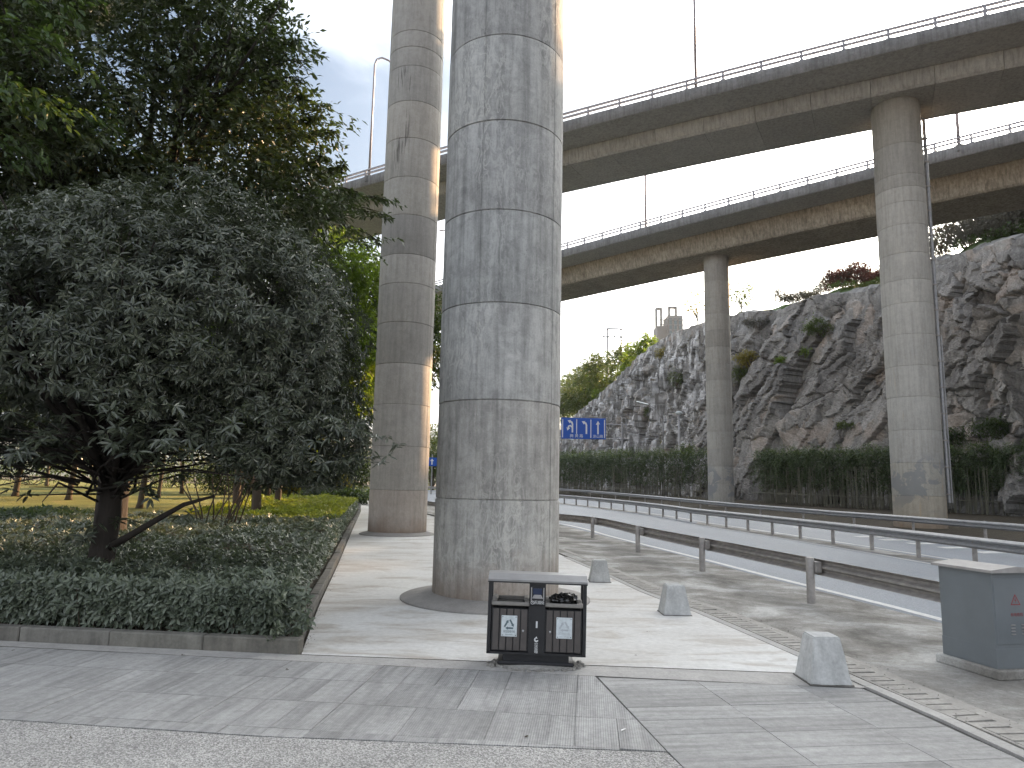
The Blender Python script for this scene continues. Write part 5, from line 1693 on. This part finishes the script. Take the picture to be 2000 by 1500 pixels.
# shelf behind the edge
BK = 70; NB_ = 10
bx = []; 
for j in range(1, NB_ + 1):
    dist = .8 * j if j < 4 else 2.4 + (j - 3) ** 2 * 1.25
    rise = dist * np.interp(S, [cs[6], cs[10], cs[14], cs[17]], [.22, .30, .42, .46])
    bx.append((tx - nx_ * dist + .2 * np.sin(S * 1.1 + j), ty - ny_ * dist, CZ[:, -1] + rise + .25 * np.sin(S * .8 + j * 1.3)))
CX2 = np.concatenate([CX] + [b[0][:, None] for b in bx], 1); CY2 = np.concatenate([CY] + [b[1][:, None] for b in bx], 1); CZ2 = np.concatenate([CZ] + [b[2][:, None] for b in bx], 1)
NVT = NV + NB_
V = np.stack([CX2.ravel(), CY2.ravel(), CZ2.ravel()], 1)
ii, jj = np.meshgrid(np.arange(NS - 1), np.arange(NVT - 1), indexing='ij')
F = np.stack([(ii * NVT + jj).ravel(), (ii * NVT + jj + 1).ravel(), ((ii + 1) * NVT + jj + 1).ravel(), ((ii + 1) * NVT + jj).ravel()], 1)
F = F[:, ::-1]
cl = mesh_np('cliff', V, F, M['rock'])
cl.data.materials.append(M['hillgrass'])
mi = (jj.ravel() >= NV + 1).astype(np.int32)
cl.data.polygons.foreach_set('material_index', mi)
ta = cl.data.attributes.new('tone', 'FLOAT', 'POINT')
tn = np.full((NS, NVT), .5); tn[:, :NV] = tone
ta.data.foreach_set('value', tn.ravel().astype(np.float32))
tag(cl, 'tall grey rock face, columnar on the far left and slabby to the right', kind='structure')


def cliff_at(px, d_out=0.0, f=1.0):
    """a point on the cliff grid nearest to a picture column, at height fraction f"""
    best = None
    for i in range(0, NS, 2):
        v = Vector((CX[i, int(f * (NV - 1))], CY[i, int(f * (NV - 1))], 0))
        a = 1000 + FPX * v.x / v.y
        if best is None or abs(a - px) < best[0]: best = (abs(a - px), i)
    i = best[1]; j = int(f * (NV - 1))
    return Vector((CX[i, j] + nx_[i] * d_out, CY[i, j] + ny_[i] * d_out, CZ[i, j])), i


def face_at(px, py):
    """the point of the rock face seen at that picture place"""
    d = ray(px, py)
    best = (1e9, None)
    X = CX[::3, ::3]; Y = CY[::3, ::3]; Z = CZ[::3, ::3]
    rx = X / Y - d.x / d.y; rz = (Z - EYE) / Y - d.z / d.y
    k = np.argmin(rx ** 2 + rz ** 2)
    return Vector((X.ravel()[k], Y.ravel()[k], Z.ravel()[k]))

CL = [  # plants growing on the face
    (1465, 700, 2.0, 1.0, 'yellow', 420, 'yellow brown bush on the rock right of the thin far pillar'),
    (1445, 730, 1.3, .9, 'midgreen', 200, 'green bush below the yellow brown one on the rock'),
    (1525, 708, .9, .5, 'bright', 140, 'small bright green plant in a rock cleft'),
    (1570, 690, .5, .5, 'bright', 60, 'tiny bright green tuft on the bare slab'),
    (1600, 640, 1.8, 1.0, 'midgreen', 260, 'thin green bush high on the rock left of the right pillar'),
    (1480, 632, 2.2, .6, 'greytwig', 260, 'grey brown brush on the ledge near the cliff top'),
    (1350, 880, 1.7, 1.3, 'midgreen', 320, 'round green bush at the cliff foot beside the thin far pillar'),
    (1310, 860, 1.2, .9, 'yellow', 160, 'thin yellow green bush at the cliff foot between the lamp posts'),
    (1160, 758, 1.9, 1.2, 'bright', 150, 'light green sapling on the left shoulder of the cliff'),
    (1325, 735, 1.5, 1.3, 'midgreen', 160, 'green tuft halfway up the columnar rock'),
    (1300, 690, 1.2, 1.0, 'yellow', 110, 'yellow green tuft high on the columnar rock'),
    (1275, 805, 1.4, .9, 'midgreen', 150, 'green tuft above the lamp on the columnar rock'),
    (1130, 880, 2.2, 1.6, 'midgreen', 200, 'bush at the foot of the columnar rock below the blue sign'),
    (1860, 860, 3.0, 1.0, 'deepgreen', 420, 'dark climber at the cliff foot right of the right pillar'),
    (1960, 840, 3.0, 1.0, 'deepgreen', 420, 'dark climber at the cliff foot at the right edge'),
    (1655, 830, .9, .3, 'midgreen', 80, 'small green cushion low on the rock near the right pillar'),
]
for i, (px, py, rx, rz, mt, n, lab) in enumerate(CL):
    p = face_at(px, py)
    shrub('cliff_shrub', lab, (p.x - .2, p.y - .4, p.z - rz), (rx, 1.0, rz), n, .22, M[mt], 400 + i, 'plants on the rock face', k=7, twig=.5)

# trees and brush on top
def top_pt(px, back=2.0, dz=0.0):
    p, i = cliff_at(px, 0, 1.0)
    j = NV
    return Vector((tx[i] - nx_[i] * back, ty[i] - ny_[i] * back, CZ[i, -1] + back * .24 + dz)), i

HT = [(1100, 178, 6.5, 13.0, 'deepgreen', 'rounded dark hillside tree nearest the thickest pillar'),
      (1132, 170, 6.0, 14.5, 'midgreen', 'rounded hillside tree second from the thickest pillar'),
      (1160, 160, 5.5, 16.0, 'deepgreen', 'darker hillside tree above the left shoulder of the rock'),
      (1190, 150, 5.0, 15.0, 'midgreen', 'hillside tree below the utility frame'),
      (1222, 140, 4.8, 15.0, 'midgreen', 'bushy light hillside tree left of the far tower'),
      (1252, 128, 3.8, 13.5, 'bright', 'pale yellow green tree left of the far tower'),
      (1280, 118, 2.6, 9.5, 'bright', 'pale sunlit tree right below the far tower'),
      (1150, 195, 8.0, 20.0, 'midgreen', 'farthest tall rounded tree on the left slope'),
      (1112, 205, 8.0, 18.0, 'deepgreen', 'far dark tree low on the left slope')]
for i, (px, d_, rc_, hc, mt, lab) in enumerate(HT):
    rn = random.Random(500 + i)
    x_ = D(px, 780, d_).x; y_ = d_; z0 = 15.0
    z0 = 16.0
    bls = [(x_, y_, z0 + hc * .58, rc_, rc_ * .9, hc * .42)] + [(x_ + rn.uniform(-.7, .7) * rc_, y_ + rn.uniform(-.6, .6) * rc_, z0 + hc * rn.uniform(.35, .85), rc_ * .5, rc_ * .5, hc * .18) for _ in range(4)]
    tree('hillside_tree', lab, (x_, y_, z0), .2, hc * .45, bls, 1300, 'spray', .42, .5, M[mt], M['bark_warm'], 520 + i, k=11, lo=.45, hi=1.03, nlimb=7, sub=1, twig=1.4, droop=.3, group='trees on the hill left of the rock', tmpl=TQ)
for i, (px, bk_, rc_, hc, mt, lab, n) in enumerate(((1356, 1.0, 2.3, 5.2, 'yellow', 'airy sapling on the cliff edge left of the thin far pillar', 90),
                                               (1436, 1.5, 2.2, 5.0, 'midgreen', 'airy sapling on the cliff edge right of the thin far pillar', 150))):
    p, _i = top_pt(px, bk_)
    tree('cliff_sapling', lab, (p.x, p.y, p.z - 1.2), .09, hc * .5, [(p.x, p.y, p.z - 1.2 + hc * .75, rc_, rc_ * .7, hc * .45)], n, 'spray', .30, .5, M[mt], M['bark_warm'], 560 + i, k=7, lo=.2, hi=1.0, nlimb=14, sub=2, twig=.9, tmpl=TQ, group='saplings on the cliff edge')
# grass lip, red shrubs, grey brush along the top edge
def brush(name, label, px0, px1, back0, back1, h, n, L, mat, seed, dz=0.0, tall=0.0, kind='stuff', up=1.0, cat='shrubs'):
    R = np.random.default_rng(seed)
    _, i0 = top_pt(px0); _, i1 = top_pt(px1)
    lo_, hi_ = min(i0, i1), max(i0, i1)
    i = R.integers(lo_, hi_ + 1, n); bk_ = R.uniform(back0, back1, n)
    x = tx[i] - nx_[i] * bk_; y = ty[i] - ny_[i] * bk_
    rise = np.interp(S[i], [cs[6], cs[10], cs[14], cs[17]], [.22, .30, .42, .46])
    zz = CZ[i, -1] + bk_ * rise + dz + h * (R.uniform(0, 1, n) ** .7) * (.75 + .25 * np.sin(S[i] * 1.7) + .2 * np.sin(S[i] * .6))
    P = np.stack([x, y, zz], 1)
    d = R.normal(size=(n, 3)) * .6; d[:, 2] = np.abs(d[:, 2]) * .5 + up
    V, F = sprays(P, P + nrm(d) * (.5 + tall), 8, L, .4, TQ, droop=.1, R=R)
    o = mesh_np(name, V, F, mat)
    return tag(o, label, cat, kind=kind)
brush('red_shrubs', 'band of dull red shrubs on the cliff top left of the right pillar', 1580, 1760, 2.8, 5.8, 2.6, 3000, .20, M['redleaf'], 1)
brush('green_shrubs', 'green shrubs on the grass under the red band', 1610, 1760, 1.6, 3.2, .8, 420, .20, M['midgreen'], 2)
brush('pale_reeds', 'pale feathery brush standing above the red shrubs', 1600, 1760, 5.5, 8.5, 4.2, 800, .16, M['paletwig'], 3, tall=.9, up=2.0)
brush('low_hedge_line', 'thin brown hedge line running up the cliff top', 1470, 1680, 3.2, 4.8, 1.8, 2400, .18, M['greytwig'], 4, dz=.2)
brush('dark_brush', 'dark grey brown brush covering the hill top at the right', 1775, 2250, 1.5, 16.0, 3.6, 15000, .26, M['greytwig'], 5, tall=.3)
brush('dark_brush_green', 'dark green growth mixed into the brush at the top right', 1880, 2250, .6, 9.0, 1.0, 1000, .26, M['deepgreen'], 6)
brush('pale_brush_top', 'pale dry stems sticking out over the right hand brush', 1780, 1960, 6.0, 10.0, 4.4, 1600, .15, M['paletwig'], 7, tall=1.0, up=2.5)

# a small pylon and tower in the distance
p, _i = top_pt(1200, 20)
Y = p.y + 25
a = D(1187, 642, Y); b = D(1213, 642, Y); zb0 = p.z - 2
py_ = tag(empty('utility_frame', (a.x, Y, zb0)), 'H shaped utility pole frame on the hill left of the tower', 'utility pole')
top_ = a.z - zb0; wdt = b.x - a.x
for x_ in (0, wdt): MB().tube([(x_, 0, 0), (x_, 0, top_)], .22, 8).build('pole', M['rail_paint'], py_)
MB().box((wdt / 2, 0, top_), (wdt + .6, .35, .35)).build('crossbar', M['rail_paint'], py_)
cz_ = D(1187, 658, Y).z - zb0
MB().box((wdt / 2, -.1, cz_), (wdt * 1.85, .3, .3)).build('crossbar', M['rail_paint'], py_)
for x_ in (-wdt * .38, wdt * .5, wdt * 1.38): MB().lathe([(.12, 0), (.2, .15), (.1, .3), (.18, .45), (.06, .6)], (x_, -.1, cz_ + .05), 8).build('insulator', M['plate'], py_)

TD = 420.0
a = D(1283, 650, TD); b = D(1331, 650, TD); zt = D(1310, 625, TD).z
tw = tag(empty('apartment_tower', (a.x, TD, 0)), 'pale hazy apartment tower with open roof frames far behind the rock', 'building')
wd = b.x - a.x
MB().box((wd * .21, 5, zt * .5 - 2), (wd * .42, 12, zt - 4)).build('tower_wing', M['tower'], tw)
MB().box((wd * .70, 3, zt * .5 + 1), (wd * .60, 14, zt + 2)).build('tower_block', M['tower'], tw)
for s_ in range(3):
    MB().box((wd * (.50 + s_ * .19), -4.2, zt * .5), (wd * .10, .6, zt)).build('window', M['glass'], tw)
for s_ in range(10):
    MB().box((wd * .5, -4.3, zt - 1 - s_ * 3.1), (wd * 1.02, .5, .5)).build('floor_band', M['tower'], tw)
for (x0, w0, z0, h0) in ((.02, .20, zt - 4, 12), (.55, .28, zt + 2, 7)):
    f_ = MB()
    f_.box((wd * x0, 3, z0 + h0 / 2), (1.0, 3, h0)); f_.box((wd * (x0 + w0), 3, z0 + h0 / 2), (1.0, 3, h0)); f_.box((wd * (x0 + w0 / 2), 3, z0 + h0 - .4), (wd * w0 + 1.0, 3.1, 1.0))
    f_.build('roof_frame', M['tower'], tw)
# distant hills
hm = MB()
def hills(y0, amp, base, seed, xr):
    vs = []; n = 70
    for k in range(n + 1):
        x = xr[0] + (xr[1] - xr[0]) * k / n
        z = base + amp * (mnoise.fractal(Vector((x / 700.0, seed, 0)), 1.0, 2.0, 4) + .5)
        vs += [(x, y0 - 350, -5), (x, y0, max(z, 5)), (x, y0 + 500, max(z * .8, 4))]
    fs = []
    for k in range(n):
        for j in range(2): fs.append((3 * k + j, 3 * k + 3 + j, 3 * k + 4 + j, 3 * k + 1 + j))
    hm.add(vs, fs)
hills(1500, 70, 40, 1.3, (-2600, 1200)); hills(2300, 60, 75, 4.4, (-3200, 1800))
tag(hm.build('hills', M['hill'], smooth=True), 'faint blue hills in the gap between the front pillars', kind='structure')

# ------------------------------------------------------------------ bamboo hedge with its fence
HL = [[(44, 41.0), (36.5, 50.0), (31.0, 56.5), (27.2, 64.0), (25.2, 71.0)], [(20.3, 71.0), (18.0, 72.5), (13.0, 78.0), (5.0, 93.0), (-6.0, 112.0)]]
for hi_, (pts, lab) in enumerate(zip(HL, ('dark bamboo hedge at the foot of the cliff on both sides of the right pillar', 'bamboo hedge with lighter tips left of the thin far pillar, under the blue sign'))):
    P = smooth_path([(x, y, 0) for x, y in pts], 1.0)
    ln = sum((b - a).length for a, b in zip(P[:-1], P[1:]))
    R = np.random.default_rng(60 + hi_)
    ls = np.concatenate([[0], np.cumsum([(b - a).length for a, b in zip(P[:-1], P[1:])])])
    PX = np.array([p.x for p in P]); PY = np.array([p.y for p in P])
    root = tag(empty('bamboo_hedge', (P[0].x, P[0].y, 0)), lab, 'hedge')
    root.location = (0, 0, 0)
    H0 = 4.75 if hi_ == 0 else 4.85
    def scatter(n, z0, z1, half, pw=1.0):
        s_ = R.uniform(0, ln, n); x = np.interp(s_, ls, PX); y = np.interp(s_, ls, PY)
        dx = np.interp(s_ + .1, ls, PX) - np.interp(s_ - .1, ls, PX); dy = np.interp(s_ + .1, ls, PY) - np.interp(s_ - .1, ls, PY)
        l_ = np.hypot(dx, dy) + 1e-9
        w = R.uniform(-half, half, n)
        hgt = H0 + .22 * np.sin(s_ * 2.3) + .18 * np.sin(s_ * 5.1 + 1) + .1 * np.sin(s_ * 11)
        z = z0 + (np.minimum(z1, 1.0) * hgt - z0) * R.uniform(0, 1, n) ** pw
        # billows along the face
        w = w + .25 * np.sin(s_ * 3.4 + z * 1.2)
        return np.stack([x + dy / l_ * w, y - dx / l_ * w, z + np.array([zg(q) for q in y])], 1), s_
    P_, s_ = scatter(9500 if hi_ == 0 else 8000, 1.35, 1.0, 1.0, .72)
    d = R.normal(size=P_.shape) * .7; d[:, 2] += .5
    V, F = sprays(P_, P_ + nrm(d) * .55, 10, .24, .26, TQ, droop=.5, R=R, jitter=.08)
    mesh_np('foliage', V, F, M['bamboo'], root)['kind'] = 'stuff'
    P_, s_ = scatter(1100 if hi_ else 500, 4.2, 1.0, .9)
    P_[:, 2] += .12
    V, F = sprays(P_, P_ + nrm(R.normal(size=P_.shape) * .5 + np.array([0, 0, .8])) * .4, 8, .20, .3, TQ, droop=.4, R=R, jitter=.08)
    mesh_np('tip_foliage', V, F, M['bamboo_lit_tip'], root)['kind'] = 'stuff'
    P_, s_ = scatter(460, .0, 1.0, 1.15)
    mb = MB()
    for q in P_:
        g0 = zg(q[1]); l1 = R.uniform(-.15, .15); l2 = R.uniform(-.1, .1)
        mb.tube([(q[0], q[1], g0), (q[0] + l1 * .5, q[1] + l2, g0 + 1.6), (q[0] + l1, q[1] + l2, g0 + 3.4)], [.032, .030, .02], 4, cap=False)
    mb.build('culms', M['culm'], root)['kind'] = 'stuff'
    # cane fence in front
    fen = tag(empty('cane_fence', (0, 0, 0)), ('low cane fence in front of the dark bamboo at the right', 'low cane fence in front of the bamboo under the sign')[hi_], 'fence')
    for z in (.95, ):
        Q = []
        for i in range(len(P)):
            t = (P[min(i + 1, len(P) - 1)] - P[max(i - 1, 0)]).normalized(); n = Vector((t.y, -t.x, 0))
            sd_ = 1 if n.dot(-P[i]) > 0 else -1
            q = P[i] + n * 1.25 * sd_; Q.append(Vector((q.x, q.y, zg(q.y) + z)))
        MB().tube(Q, .028, 5).build('cane_rail', M['culm'], fen)
        mb = MB()
        for q in even(Q, .33):
            mb.tube([(q.x, q.y, q.z - z), (q.x + random.uniform(-.03, .03), q.y, q.z + random.uniform(.05, .4))], .016, 4)
        mb.build('cane_pickets', M['culm'], fen)['kind'] = 'stuff'

# ------------------------------------------------------------------ sign gantry and lamps behind the hedge
GY = 95.0
ga = D(1215, 826, GY); g0 = zg(GY)
gs = tag(empty('direction_sign', (ga.x, GY, g0)), 'blue lane direction sign with white arrows on a cantilever post', 'road sign')
MB().tube([(0, 0, 0), (0, 0, ga.z - g0)], .16, 12).lathe([(.2, 0), (.1, .12)], (0, 0, ga.z - g0), 10).build('sign_post', M['galv'], gs, smooth=True, smooth_angle=40)
bl_ = D(1096.5, 813, GY); br_ = D(1183, 860, GY)
bw = br_.x - bl_.x; bh = (D(1140, 817, GY).z - D(1140, 858, GY).z)
bc = ((bl_.x + br_.x) / 2 - ga.x, D(1140, 837, GY).z - g0)
for py in (829, 857):
    z = D(1200, py, GY).z - g0
    MB().tube([(bc[0] - bw * .2, .14, z), (.0, .14, z), (1.0, .14, z - .02)], .07, 8).build('sign_arm', M['galv'], gs)
board = MB().box((bc[0], -.02, bc[1]), (bw, .08, bh), bevel=.02).build('sign_board', M['blue'], gs)
yb = -.064
def bar(mb, x0, z0, x1, z1, w=None):
    mb.add([(x0, yb, z0), (x1, yb, z0), (x1, yb, z1), (x0, yb, z1)], [(0, 1, 2, 3)])
# board coordinates: u 0..1 left to right, v 0..1 bottom to top
def U(u): return bc[0] - bw / 2 + u * bw
def Vv(v): return bc[1] - bh / 2 + v * bh
for u in (.03, .345, .665, .972):
    m_ = MB(); bar(m_, U(u - .010), Vv(.06 if u in (.03, .972) else (.24 if u == .345 else .06)), U(u + .010), Vv(.93)); m_.build('sign_line', M['signwhite'], board)
def arrow_path(name, pts, w, head, hl):
    """polyline arrow on the board"""
    m_ = MB(); Q = [Vector((U(u), 0, Vv(v))) for u, v in pts]
    for i, (a, b) in enumerate(zip(Q[:-1], Q[1:])):
        t = (b - a).normalized(); n = Vector((-t.z, 0, t.x)); e = b + t * w * .25 if i < len(Q) - 2 else b
        s0 = a - t * w * .25 if i else a
        y_ = yb - .0005 * i
        m_.add([(s0.x + n.x * w / 2, y_, s0.z + n.z * w / 2), (s0.x - n.x * w / 2, y_, s0.z - n.z * w / 2), (e.x - n.x * w / 2, y_, e.z - n.z * w / 2), (e.x + n.x * w / 2, y_, e.z + n.z * w / 2)], [(0, 1, 2, 3)])
    t = (Q[-1] - Q[-2]).normalized(); n = Vector((-t.z, 0, t.x)); b = Q[-1]; tip = b + t * hl
    y_ = yb - .004
    back_ = b - t * hl * .35
    m_.add([(back_.x + n.x * head, y_, back_.z + n.z * head), (tip.x, y_, tip.z), (back_.x - n.x * head, y_, back_.z - n.z * head), (b.x + t.x * hl * .1, y_, b.z + t.z * hl * .1)], [(0, 3, 1), (3, 2, 1)])
    m_.add([(back_.x + n.x * head, y_, back_.z + n.z * head), (back_.x + n.x * head * .0 + t.x * -.0, y_, back_.z), (b.x + t.x * hl * .1, y_, b.z + t.z * hl * .1)], [(0, 1, 2)])
    m_.build(name, M['signwhite'], board)
s = bw * .036
arrow_path('sign_arrow', [(.25, .30), (.25, .70), (.235, .79), (.19, .83)], s, bw * .045, bw * .055)
arrow_path('sign_arrow', [(.235, .56), (.20, .63), (.165, .60), (.152, .50)], s * .85, bw * .045, bw * .055)
arrow_path('sign_arrow', [(.565, .24), (.565, .66), (.55, .75), (.51, .79)], s, bw * .045, bw * .055)
arrow_path('sign_arrow', [(.825, .24), (.825, .74)], s, bw * .050, bw * .065)
text_mesh('腾', bh * .175, M['signwhite'], board, (U(.235), yb - .002, Vv(.135)), (RX, 0, 0), ext=.002)
text_mesh('黄', bh * .175, M['signwhite'], board, (U(.345), yb - .002, Vv(.135)), (RX, 0, 0), ext=.002)
text_mesh('路', bh * .175, M['signwhite'], board, (U(.45), yb - .002, Vv(.135)), (RX, 0, 0), ext=.002)
text_mesh('涂山路', bh * .165, M['signwhite'], board, (U(.825), yb - .002, Vv(.13)), (RX, 0, 0), ext=.002)

def road_lamp(px, py_top, Y, ax, lab, head=1.5, arm_dz=1.4):
    t = D(px, py_top, Y); g = zg(Y)
    root = tag(empty('road_lamp', (t.x, Y, g)), lab, 'street lamp', 'lamps behind the bamboo hedge')
    h = t.z - g
    MB().tube([(0, 0, 0), (0, 0, h - 1.2), (ax * .1, 0, h - .4), (ax * .45, 0, h + arm_dz * .6), (ax, 0, h + arm_dz)], [.11, .085, .07, .055, .05], 8).build('pole', M['galv'], root, smooth=True)
    o = MB().box((0, 0, 0), (head, .45, .2), bevel=.07, ty=.6).build('lamp_head', M['plate'], root)
    o.location = (ax * 1.12 + (-.4 if ax < 0 else .4), 0, h + arm_dz + .12); o.rotation_euler = (0, .22 if ax < 0 else -.22, 0)
    return root
road_lamp(1295, 812, 86, -1.9, 'curved arm street lamp in front of the columnar rock')
road_lamp(1137, 866, 110, -1.2, 'short far street lamp below the blue sign', head=.8, arm_dz=.5)
t = D(1326, 806, 84)
cmr = tag(empty('camera_pole', (t.x, 84, zg(84))), 'post with a small round cap and a camera arm beside the curved street lamp', 'camera pole')
MB().tube([(0, 0, 0), (0, 0, t.z - zg(84))], .13, 10).build('pole', M['galv'], cmr, smooth=True)
MB().lathe([(.12, -.3), (.45, -.05), (.3, .12), (.02, .2)], (0, 0, t.z - zg(84)), 14, cap=False).build('cap', M['plate'], cmr, smooth=True)
MB().tube([(0, 0, t.z - zg(84) - .6), (-1.6, 0, t.z - zg(84) - .9)], .04, 6).lathe([(.02, .16), (.22, .05), (.2, -.1), (.02, -.2)], (-1.7, 0, t.z - zg(84) - 1.1), 10, cap=False).build('camera_arm', M['galv'], cmr)
# little blue sign in the slit between the pillars
t = D(844, 902, 75)
ls_ = tag(empty('blue_sign', (t.x, 75, zg(75))), 'small blue sign far off in the slit between the front pillars', 'road sign')
MB().tube([(0, 0, 0), (0, 0, 4.2)], .07, 8).build('sign_post', M['galv'], ls_)
sb = MB().box((0, -.1, t.z - zg(75)), (1.5, .06, .9)).build('sign_board', M['blue'], ls_)
m_ = MB(); yb_ = -.135; zc_ = t.z - zg(75)
m_.add([(-.07, yb_, zc_ - .3), (.07, yb_, zc_ - .3), (.07, yb_, zc_ + .08), (-.07, yb_, zc_ + .08)], [(0, 1, 2, 3)]); m_.add([(-.2, yb_, zc_ + .08), (.2, yb_, zc_ + .08), (0, yb_, zc_ + .34)], [(0, 1, 2)])
m_.build('sign_arrow', M['signwhite'], sb)
shrub('far_shrub', 'light green bush far off in the slit between the front pillars', (D(846, 900, 120).x, 120, .8), (3.5, 2, 4.5), 500, .35, M['midgreen'], 910, k=9, twig=1.0, cat='shrub')

for i, (x_, y_, lab) in enumerate(((-10.5, 96, 'far roadside tree seen low in the slit between the front pillars'), (-2.5, 118, 'far roadside tree hidden mostly behind the thickest pillar'), (3.5, 128, 'far roadside tree at the bend of the road behind the thickest pillar'))):
    tree('roadside_tree', lab, (x_, y_, zg(y_)), .2, 4.0, [(x_, y_, zg(y_) + 5.5, 4.2, 3.6, 3.4), (x_ + 2, y_, zg(y_) + 4.5, 2.6, 2.4, 2.4)], 700, 'spray', .4, .5, M['midgreen'], M['bark_warm'], 700 + i, k=10, lo=.4, hi=1.03, nlimb=7, sub=1, twig=1.3, tmpl=TQ, group='trees by the far bend of the road')
# grit and scraps gathered along the drain and the kerb
mb = MB(); rn = random.Random(321)
for k in range(900):
    y = rn.uniform(4.2, 17)
    if k % 3 == 0:
        x = np.interp(y, [p[1] for p in KERB_SIDE], [p[0] for p in KERB_SIDE]) + abs(rn.gauss(0, .05)) + .02
        if y < 7.4: continue
    else:
        x = np.interp(y, [p[1] for p in PATH_EDGE], [p[0] for p in PATH_EDGE]) + rn.choice((.07, .47)) + rn.gauss(0, .12) + (.25 if k % 5 == 0 else 0)
    s_ = rn.uniform(.003, .009)
    mb.box((x, y, s_ * .3), (s_ * rn.uniform(.8, 1.8), s_, s_ * .7), rn.uniform(0, 3), tx=.6, ty=.6)
tag(mb.build('grit', M['verge']), 'dark grit and scraps gathered along the kerb and the drain covers', kind='stuff')

# fallen leaves on the pavement
rn = random.Random(99)
for i, (px, py, lab) in enumerate(((557, 1309, 'curled dead leaf on the slabs below the bed corner'), (22, 1272, 'dead leaf on the slabs at the left edge'), (1265, 1235, 'tiny dead leaf on the path left of the middle bollard'),
                                   (1245, 1281, 'dark speck of leaf on the path right of the bin'), (1220, 1426, 'pale scrap on the slabs left of the diagonal joint'), (1353, 1178, 'black pebble on the drain beside the middle bollard'),
                                   (133, 1443, 'dark twig on the aggregate at the lower left'), (1024, 1442, 'small dead leaf on the slabs in front of the bin'), (355, 1281, 'small dead leaf on the concrete band below the kerb'))):
    p = G(px, py, 0)
    L = rn.uniform(.025, .05)
    V, F = leaves_np(np.array([[0, 0, .006], [.01, .006, .008]]), np.array([[math.cos(i), math.sin(i), .15], [math.sin(i), math.cos(i), .3]]), np.array([[0, 0, 1.], [.3, 0, 1.]]), np.array([L, L * .6]), .55, TB)
    o = mesh_np('fallen_leaf', V, F, M['sticker'] if 'pale' in lab else M['bark_warm'])
    o.location = p; tag(o, lab, 'leaf', 'bits fallen on the pavement')

# ------------------------------------------------------------------ haze
HAZE = 0.00007
if HAZE:
    m, nn_, ll_ = new_mat('haze_air')
    out = nn_.new('ShaderNodeOutputMaterial'); pvn = nn_.new('ShaderNodeVolumePrincipled')
    pvn.inputs['Color'].default_value = (.93, .95, 1.0, 1); pvn.inputs['Density'].default_value = HAZE; pvn.inputs['Anisotropy'].default_value = .35
    ll_.new(pvn.outputs[0], out.inputs['Volume'])
    hz = MB().box((0, 1300, 65), (9000, 3800, 142)).build('haze', m)
    hz['kind'] = 'stuff'; hz['label'] = 'thin pale haze in the air'
